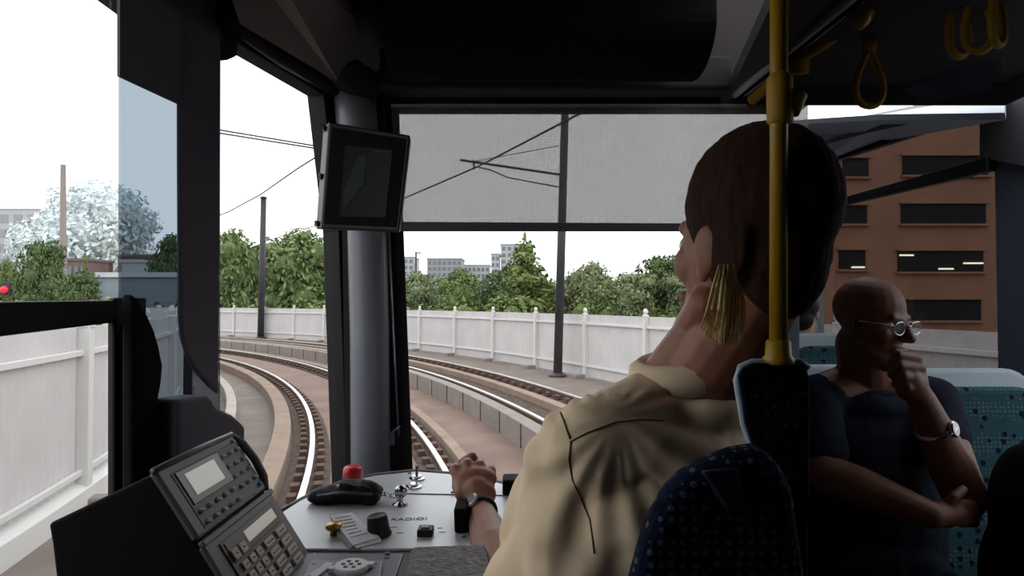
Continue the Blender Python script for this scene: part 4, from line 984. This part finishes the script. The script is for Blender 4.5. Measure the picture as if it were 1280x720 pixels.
link('hair_lock', b, M_hairb, drv, True)['label'] = 'fair straight hair at the nape'
# shirt
b = new(); mid = (Ls + Rs) / 2; RZ = Matrix.Rotation(rad(36), 3, 'Z')
ell(b, mid + V((0.0, 0.0, -0.17)), (0.175, 0.125, 0.235), RZ); ell(b, mid + V((0.02, 0.02, -0.36)), (0.18, 0.14, 0.3), RZ)
cap(b, Ls + V((0, 0, -0.015)), nb + V((-0.02, 0, 0.0)), 0.062, 0.055); cap(b, Rs + V((0, 0, -0.015)), nb, 0.06, 0.055)
ell(b, nb + V((0, 0, -0.012)), (0.088, 0.085, 0.042))
se = W(664, 722, 0.97)
cap(b, Ls + V((0, 0, -0.03)), Ls.lerp(se, 0.5) + V((0.01, 0, 0.015)), 0.075, 0.078, 20); cap(b, Ls.lerp(se, 0.5) + V((0.01, 0, 0.015)), se, 0.078, 0.062, 20)
cap(b, Ls + V((0.04, 0.0, -0.1)), W(690, 760, 0.86), 0.09, 0.10, 20)
ell(b, W(730, 700, 0.80), (0.085, 0.07, 0.16), RZ)
gath = W(770, 520, 0.75)
def shirtfn(co, n_):
    q = co - gath; dist = q.length
    ang = math.atan2(q.x, -q.z)
    amp = min(1.0, max(0.0, (dist - 0.02) / 0.10)) * (1 if q.z < 0.02 else 0.2)
    f_ = math.sin(ang * 17 + 2.0 * noise.noise(co * 9)) * 0.0035 * amp + noise.noise(V((co.x * 16, co.y * 16, co.z * 5))) * 0.011 * amp + noise.noise(co * 38) * 0.0018
    return co + n_ * f_
sh = fuse('shirt', b, M_shirt, drv, 0.0055, 8, shirtfn)
tree_bvh = BVHTree.FromPolygons([v.co.copy() for v in sh.data.vertices], [tuple(p.vertices) for p in sh.data.polygons])
def on_shirt(px, py):
    d = ray(px, py).normalized(); h_ = tree_bvh.ray_cast(EYE, d)
    return h_[0] + h_[1] * 0.0006 if h_[0] else None
def seam(pts, r, name='seam'):
    out = []
    for (a_, c_) in zip(pts, pts[1:]):
        for k in range(6):
            q = on_shirt(a_[0] + (c_[0] - a_[0]) * k / 6, a_[1] + (c_[1] - a_[1]) * k / 6)
            if q: out.append(q)
    if len(out) > 3: b = new(); tube(b, out, r, 6); link(name, b, M_shirtseam, sh, True)
seam([(712, 553), (735, 541), (770, 528), (800, 525), (835, 526)], 0.0011)
seam([(701, 516), (706, 530), (714, 552)], 0.0012)
seam([(714, 552), (711, 575), (716, 600), (738, 650), (744, 700)], 0.001)
# collar
b = new(); cpts = []
for k in range(14):
    a_ = PI * 0.15 + 1.5 * PI * k / 13 + PI * 0.4; cpts.append(nb + V((0.068 * math.cos(a_), 0.066 * math.sin(a_), 0.040 + 0.010 * math.sin(a_ + 1))))
tube(b, cpts, 0.017, 8, flat=1.3); link('collar', b, M_shirt, drv, True)
# trousers, off the picture's lower edge
b = new(); hip = mid + V((0.02, 0.0, -0.47)); fw = V((-0.55, 0.83, 0))
for s_, st in ((-0.09, 0.0), (0.09, 0.02)):
    sd = V((0.8, 0.55, 0)) * s_; k_ = hip + sd + fw * 0.38 + V((0, 0, -0.01)); cap(b, hip + sd, k_, 0.085, 0.062); cap(b, k_, V((k_.x - 0.02, k_.y + 0.05, 1.0)), 0.058, 0.045)
ell(b, hip, (0.17, 0.13, 0.12), RZ)
fuse('trousers', b, M_trou, drv, 0.008, 3)

# --- bald passenger
man = thing('person', 'bald person in glasses and dark tee shirt, seated, one hand propping the chin', 'person', (0.86, 1.55, 1.35))
MH = frame(W(1088, 405, 1.50), (0.46, -0.89, 0), 0.86, tilt=rad(8))
neck = W(1083, 478, 1.58)
rs, ls = W(1014, 500, 1.56), W(1166, 506, 1.54)
re, le = W(1028, 590, 1.42), W(1206, 622, 1.38)
rw, lw = W(1165, 644, 1.30), W(1152, 500, 1.36)
b = new(); head_parts(b, MH, 1.0)
cap(b, MH @ V((0, 0.02, -0.06)), neck, 0.056, 0.062)
cap(b, neck, rs, 0.06, 0.055); cap(b, neck, ls, 0.06, 0.055); ell(b, W(1085, 600, 1.58), (0.13, 0.09, 0.2))
cap(b, rs, re, 0.048, 0.042); cap(b, re, re.lerp(rw, 0.35), 0.042, 0.043); cap(b, re.lerp(rw, 0.35), rw, 0.043, 0.027)
cap(b, ls, le, 0.048, 0.043); cap(b, le, le.lerp(lw, 0.35), 0.043, 0.045); cap(b, le.lerp(lw, 0.35), lw, 0.045, 0.028)
# hand under the chin
kc = W(1126, 462, 1.335); ell(b, lw.lerp(kc, 0.5), (0.034, 0.026, 0.036)); cap(b, lw, lw.lerp(kc, 0.6), 0.027, 0.028)
for k, (a_, c_, e_) in enumerate((((1146, 448), (1122, 443), (1112, 456)), ((1151, 460), (1125, 457), (1114, 468)), ((1153, 473), (1130, 471), (1119, 480)), ((1153, 485), (1134, 484), (1126, 491)))):
    pA, pB, pC = W(*a_, 1.345), W(*c_, 1.325), W(*e_, 1.345)
    cap(b, lw.lerp(kc, 0.35), pA, 0.013, 0.0115, 10); cap(b, pA, pB, 0.0115, 0.0105, 10); cap(b, pB, pC, 0.0105, 0.009, 10)
tA, tB, tC = W(1142, 470, 1.37), W(1128, 452, 1.385), W(1120, 440, 1.39)
cap(b, lw.lerp(kc, 0.3), tA, 0.015, 0.013, 10); cap(b, tA, tB, 0.0125, 0.011, 10); cap(b, tB, tC, 0.011, 0.0095, 10)
# other hand holding the elbow
hk = W(1192, 641, 1.315); ell(b, rw.lerp(hk, 0.6), (0.034, 0.024, 0.028)); cap(b, rw, hk, 0.026, 0.024)
for k in range(4):
    pA = W(1196 + k * 2, 629 + k * 8, 1.31); pB = W(1214 + k, 632 + k * 7, 1.335); pC = W(1221 - k, 637 + k * 6, 1.37)
    cap(b, hk, pA, 0.013, 0.011, 10); cap(b, pA, pB, 0.011, 0.0102, 10); cap(b, pB, pC, 0.0102, 0.009, 10)
cap(b, rw.lerp(hk, 0.5), W(1192, 622, 1.30), 0.014, 0.011, 10); cap(b, W(1192, 622, 1.30), W(1204, 612, 1.31), 0.011, 0.0095, 10)
fuse('body', b, M_skin2, man, 0.0034, 6, sockets(MH))
eyes(MH, man)
# tee shirt
b = new(); ell(b, W(1086, 560, 1.59), (0.175, 0.105, 0.18)); ell(b, W(1088, 650, 1.58), (0.18, 0.125, 0.24)); ell(b, W(1090, 740, 1.56), (0.185, 0.14, 0.22))
cap(b, W(1062, 488, 1.58), rs, 0.06, 0.062); cap(b, W(1112, 490, 1.58), ls, 0.06, 0.062)
ell(b, neck + V((0, -0.012, -0.05)), (0.115, 0.078, 0.052))
cap(b, rs, rs.lerp(re, 0.72), 0.062, 0.061); cap(b, ls, ls.lerp(le, 0.36), 0.062, 0.06)
def teefn(co, n_): return co + n_ * (noise.noise(V((co.x * 14, co.y * 14, co.z * 9))) * 0.008 + noise.noise(co * 34) * 0.002)
fuse('tee_shirt', b, M_tee, man, 0.0055, 6, teefn)
b = new(); tube(b, [neck + V((0.064 * math.cos(a_), 0.058 * math.sin(a_) - 0.012, -0.008 + 0.012 * math.sin(a_))) for a_ in [2 * PI * k / 24 for k in range(24)]], 0.006, 8, True); link('neckband', b, M_tee, man, True)
# trousers
b = new(); hip = V((0.87, 1.60, 1.44)); ell(b, hip, (0.19, 0.15, 0.12))
for hx, kx, fx in ((0.78, 0.66, 0.66), (0.96, 1.05, 1.04)):
    k_ = V((kx, 1.13, 1.46)); cap(b, (hx, 1.56, 1.45), k_, 0.092, 0.066); cap(b, k_, (fx, 1.15, 1.0), 0.062, 0.045)
fuse('trousers', b, M_trou, man, 0.008, 4)
for fx in (0.66, 1.04):
    b = new(); ell(b, (fx, 1.09, 0.945), (0.045, 0.12, 0.045)); ell(b, (fx, 1.15, 0.97), (0.042, 0.05, 0.06)); fuse('shoe', b, M_blackm, man, 0.006, 3)
# glasses
gl = None
b = new()
for s_ in (-1, 1):
    tube(b, [MH @ V((s_ * 0.034 + 0.024 * math.cos(a_), -0.104 + abs(math.cos(a_)) * 0.004, 0.006 + 0.017 * math.sin(a_))) for a_ in [2 * PI * k / 20 for k in range(20)]], 0.0017, 6, True)
    tube(b, [MH @ V((s_ * 0.058, -0.1, 0.012)), MH @ V((s_ * 0.077, -0.05, 0.014)), MH @ V((s_ * 0.082, 0.005, 0.012))], 0.0017, 6)
tube(b, [MH @ V((-0.01, -0.104, 0.01)), MH @ V((0, -0.108, 0.013)), MH @ V((0.01, -0.104, 0.01))], 0.0017, 6)
gl = link('glasses', b, M_chrome, man, True); gl['label'] = 'thin metal framed glasses'
b = new()
for s_ in (-1, 1): prism(b, [MH @ V((s_ * 0.034 + 0.023 * math.cos(a_), -0.103, 0.006 + 0.016 * math.sin(a_))) for a_ in [2 * PI * k / 20 for k in range(20)]], (0, 0.001, 0))
link('lens', b, G_clear, gl)
# his watch
wd = (lw - le).normalized(); wc = le.lerp(lw, 0.70); wa = wd.orthogonal().normalized(); wb_ = wd.cross(wa)
b = new(); tube(b, [wc + wa * 0.036 * math.cos(2 * PI * k / 24) + wb_ * 0.036 * math.sin(2 * PI * k / 24) for k in range(24)], 0.008, 8, True, flat=0.5); wt = link('wristwatch', b, M_chrome, man, True); wt['label'] = 'bright metal wristwatch'
fd = V((0.55, -0.8, 0.15)); fd = (fd - wd * fd.dot(wd)).normalized()
b = new(); lathe(b, [(0.016, 0), (0.017, 0.005), (0.014, 0.008)], wc + fd * 0.034, fd); link('watch_case', b, M_chrome, wt)

# --- passenger with dark cap of hair, seen from behind
ps = thing('person', 'person with dark hair and a beige collar sitting farther back beside the yellow pole', 'person', W(1000, 470, 2.55))
PM = frame(W(1003, 394, 2.55), (0.6, 0.6, 0), 0.74)
b = new(); head_parts(b, PM); nk = PM @ V((0, 0.03, -0.16)); cap(b, PM @ V((0, 0.02, -0.05)), nk, 0.045, 0.05); fuse('body', b, M_skin3, ps, 0.005, 3, sockets(PM)); eyes(PM, ps)
hb = new()
for c, r in (((0, 0.03, 0.05), (0.092, 0.1, 0.092)), ((0, 0.06, -0.02), (0.08, 0.055, 0.07))): ell(hb, PM @ V(c), [x * 0.74 for x in r], PM.to_quaternion().to_matrix())
fuse('hair', hb, mat('hair_black', (20, 18, 22), 0.6, nscale=50, namt=0.3), ps, 0.005, 3, hairfn)
b = new(); ell(b, nk + V((-0.02, 0.0, -0.18)), (0.17, 0.11, 0.2)); cap(b, nk + V((-0.12, 0, -0.07)), nk + V((0.08, 0, -0.07)), 0.06); fuse('jacket', b, M_trou, ps, 0.008, 4)
b = new(); tube(b, [nk + V((-0.055 + 0.02 * k, -0.055 - 0.004 * k, 0.03 - 0.008 * k)) for k in range(7)], [0.008, 0.016, 0.02, 0.021, 0.018, 0.014, 0.006], 8); link('collar', b, M_beige, ps, True)
b = new(); ell(b, nk + V((-0.02, 0.0, -0.46)), (0.17, 0.15, 0.14)); [cap(b, nk + V((x_, 0.0, -0.5)), nk + V((x_, 0.36, -0.5)), 0.075, 0.06) for x_ in (-0.1, 0.07)]; fuse('trousers', b, M_trou, ps, 0.01, 3)

# dark rucksack at the right edge
b = new(); c = W(1292, 640, 1.3); ell(b, c, (0.07, 0.09, 0.14)); ell(b, c + V((0.01, 0, -0.14)), (0.1, 0.11, 0.16)); ell(b, c + V((0.05, 0, -0.42)), (0.12, 0.13, 0.36))
tag(fuse('rucksack', b, M_blackm, None, 0.008, 3), 'black rucksack cut off by the right edge of the picture', 'rucksack')
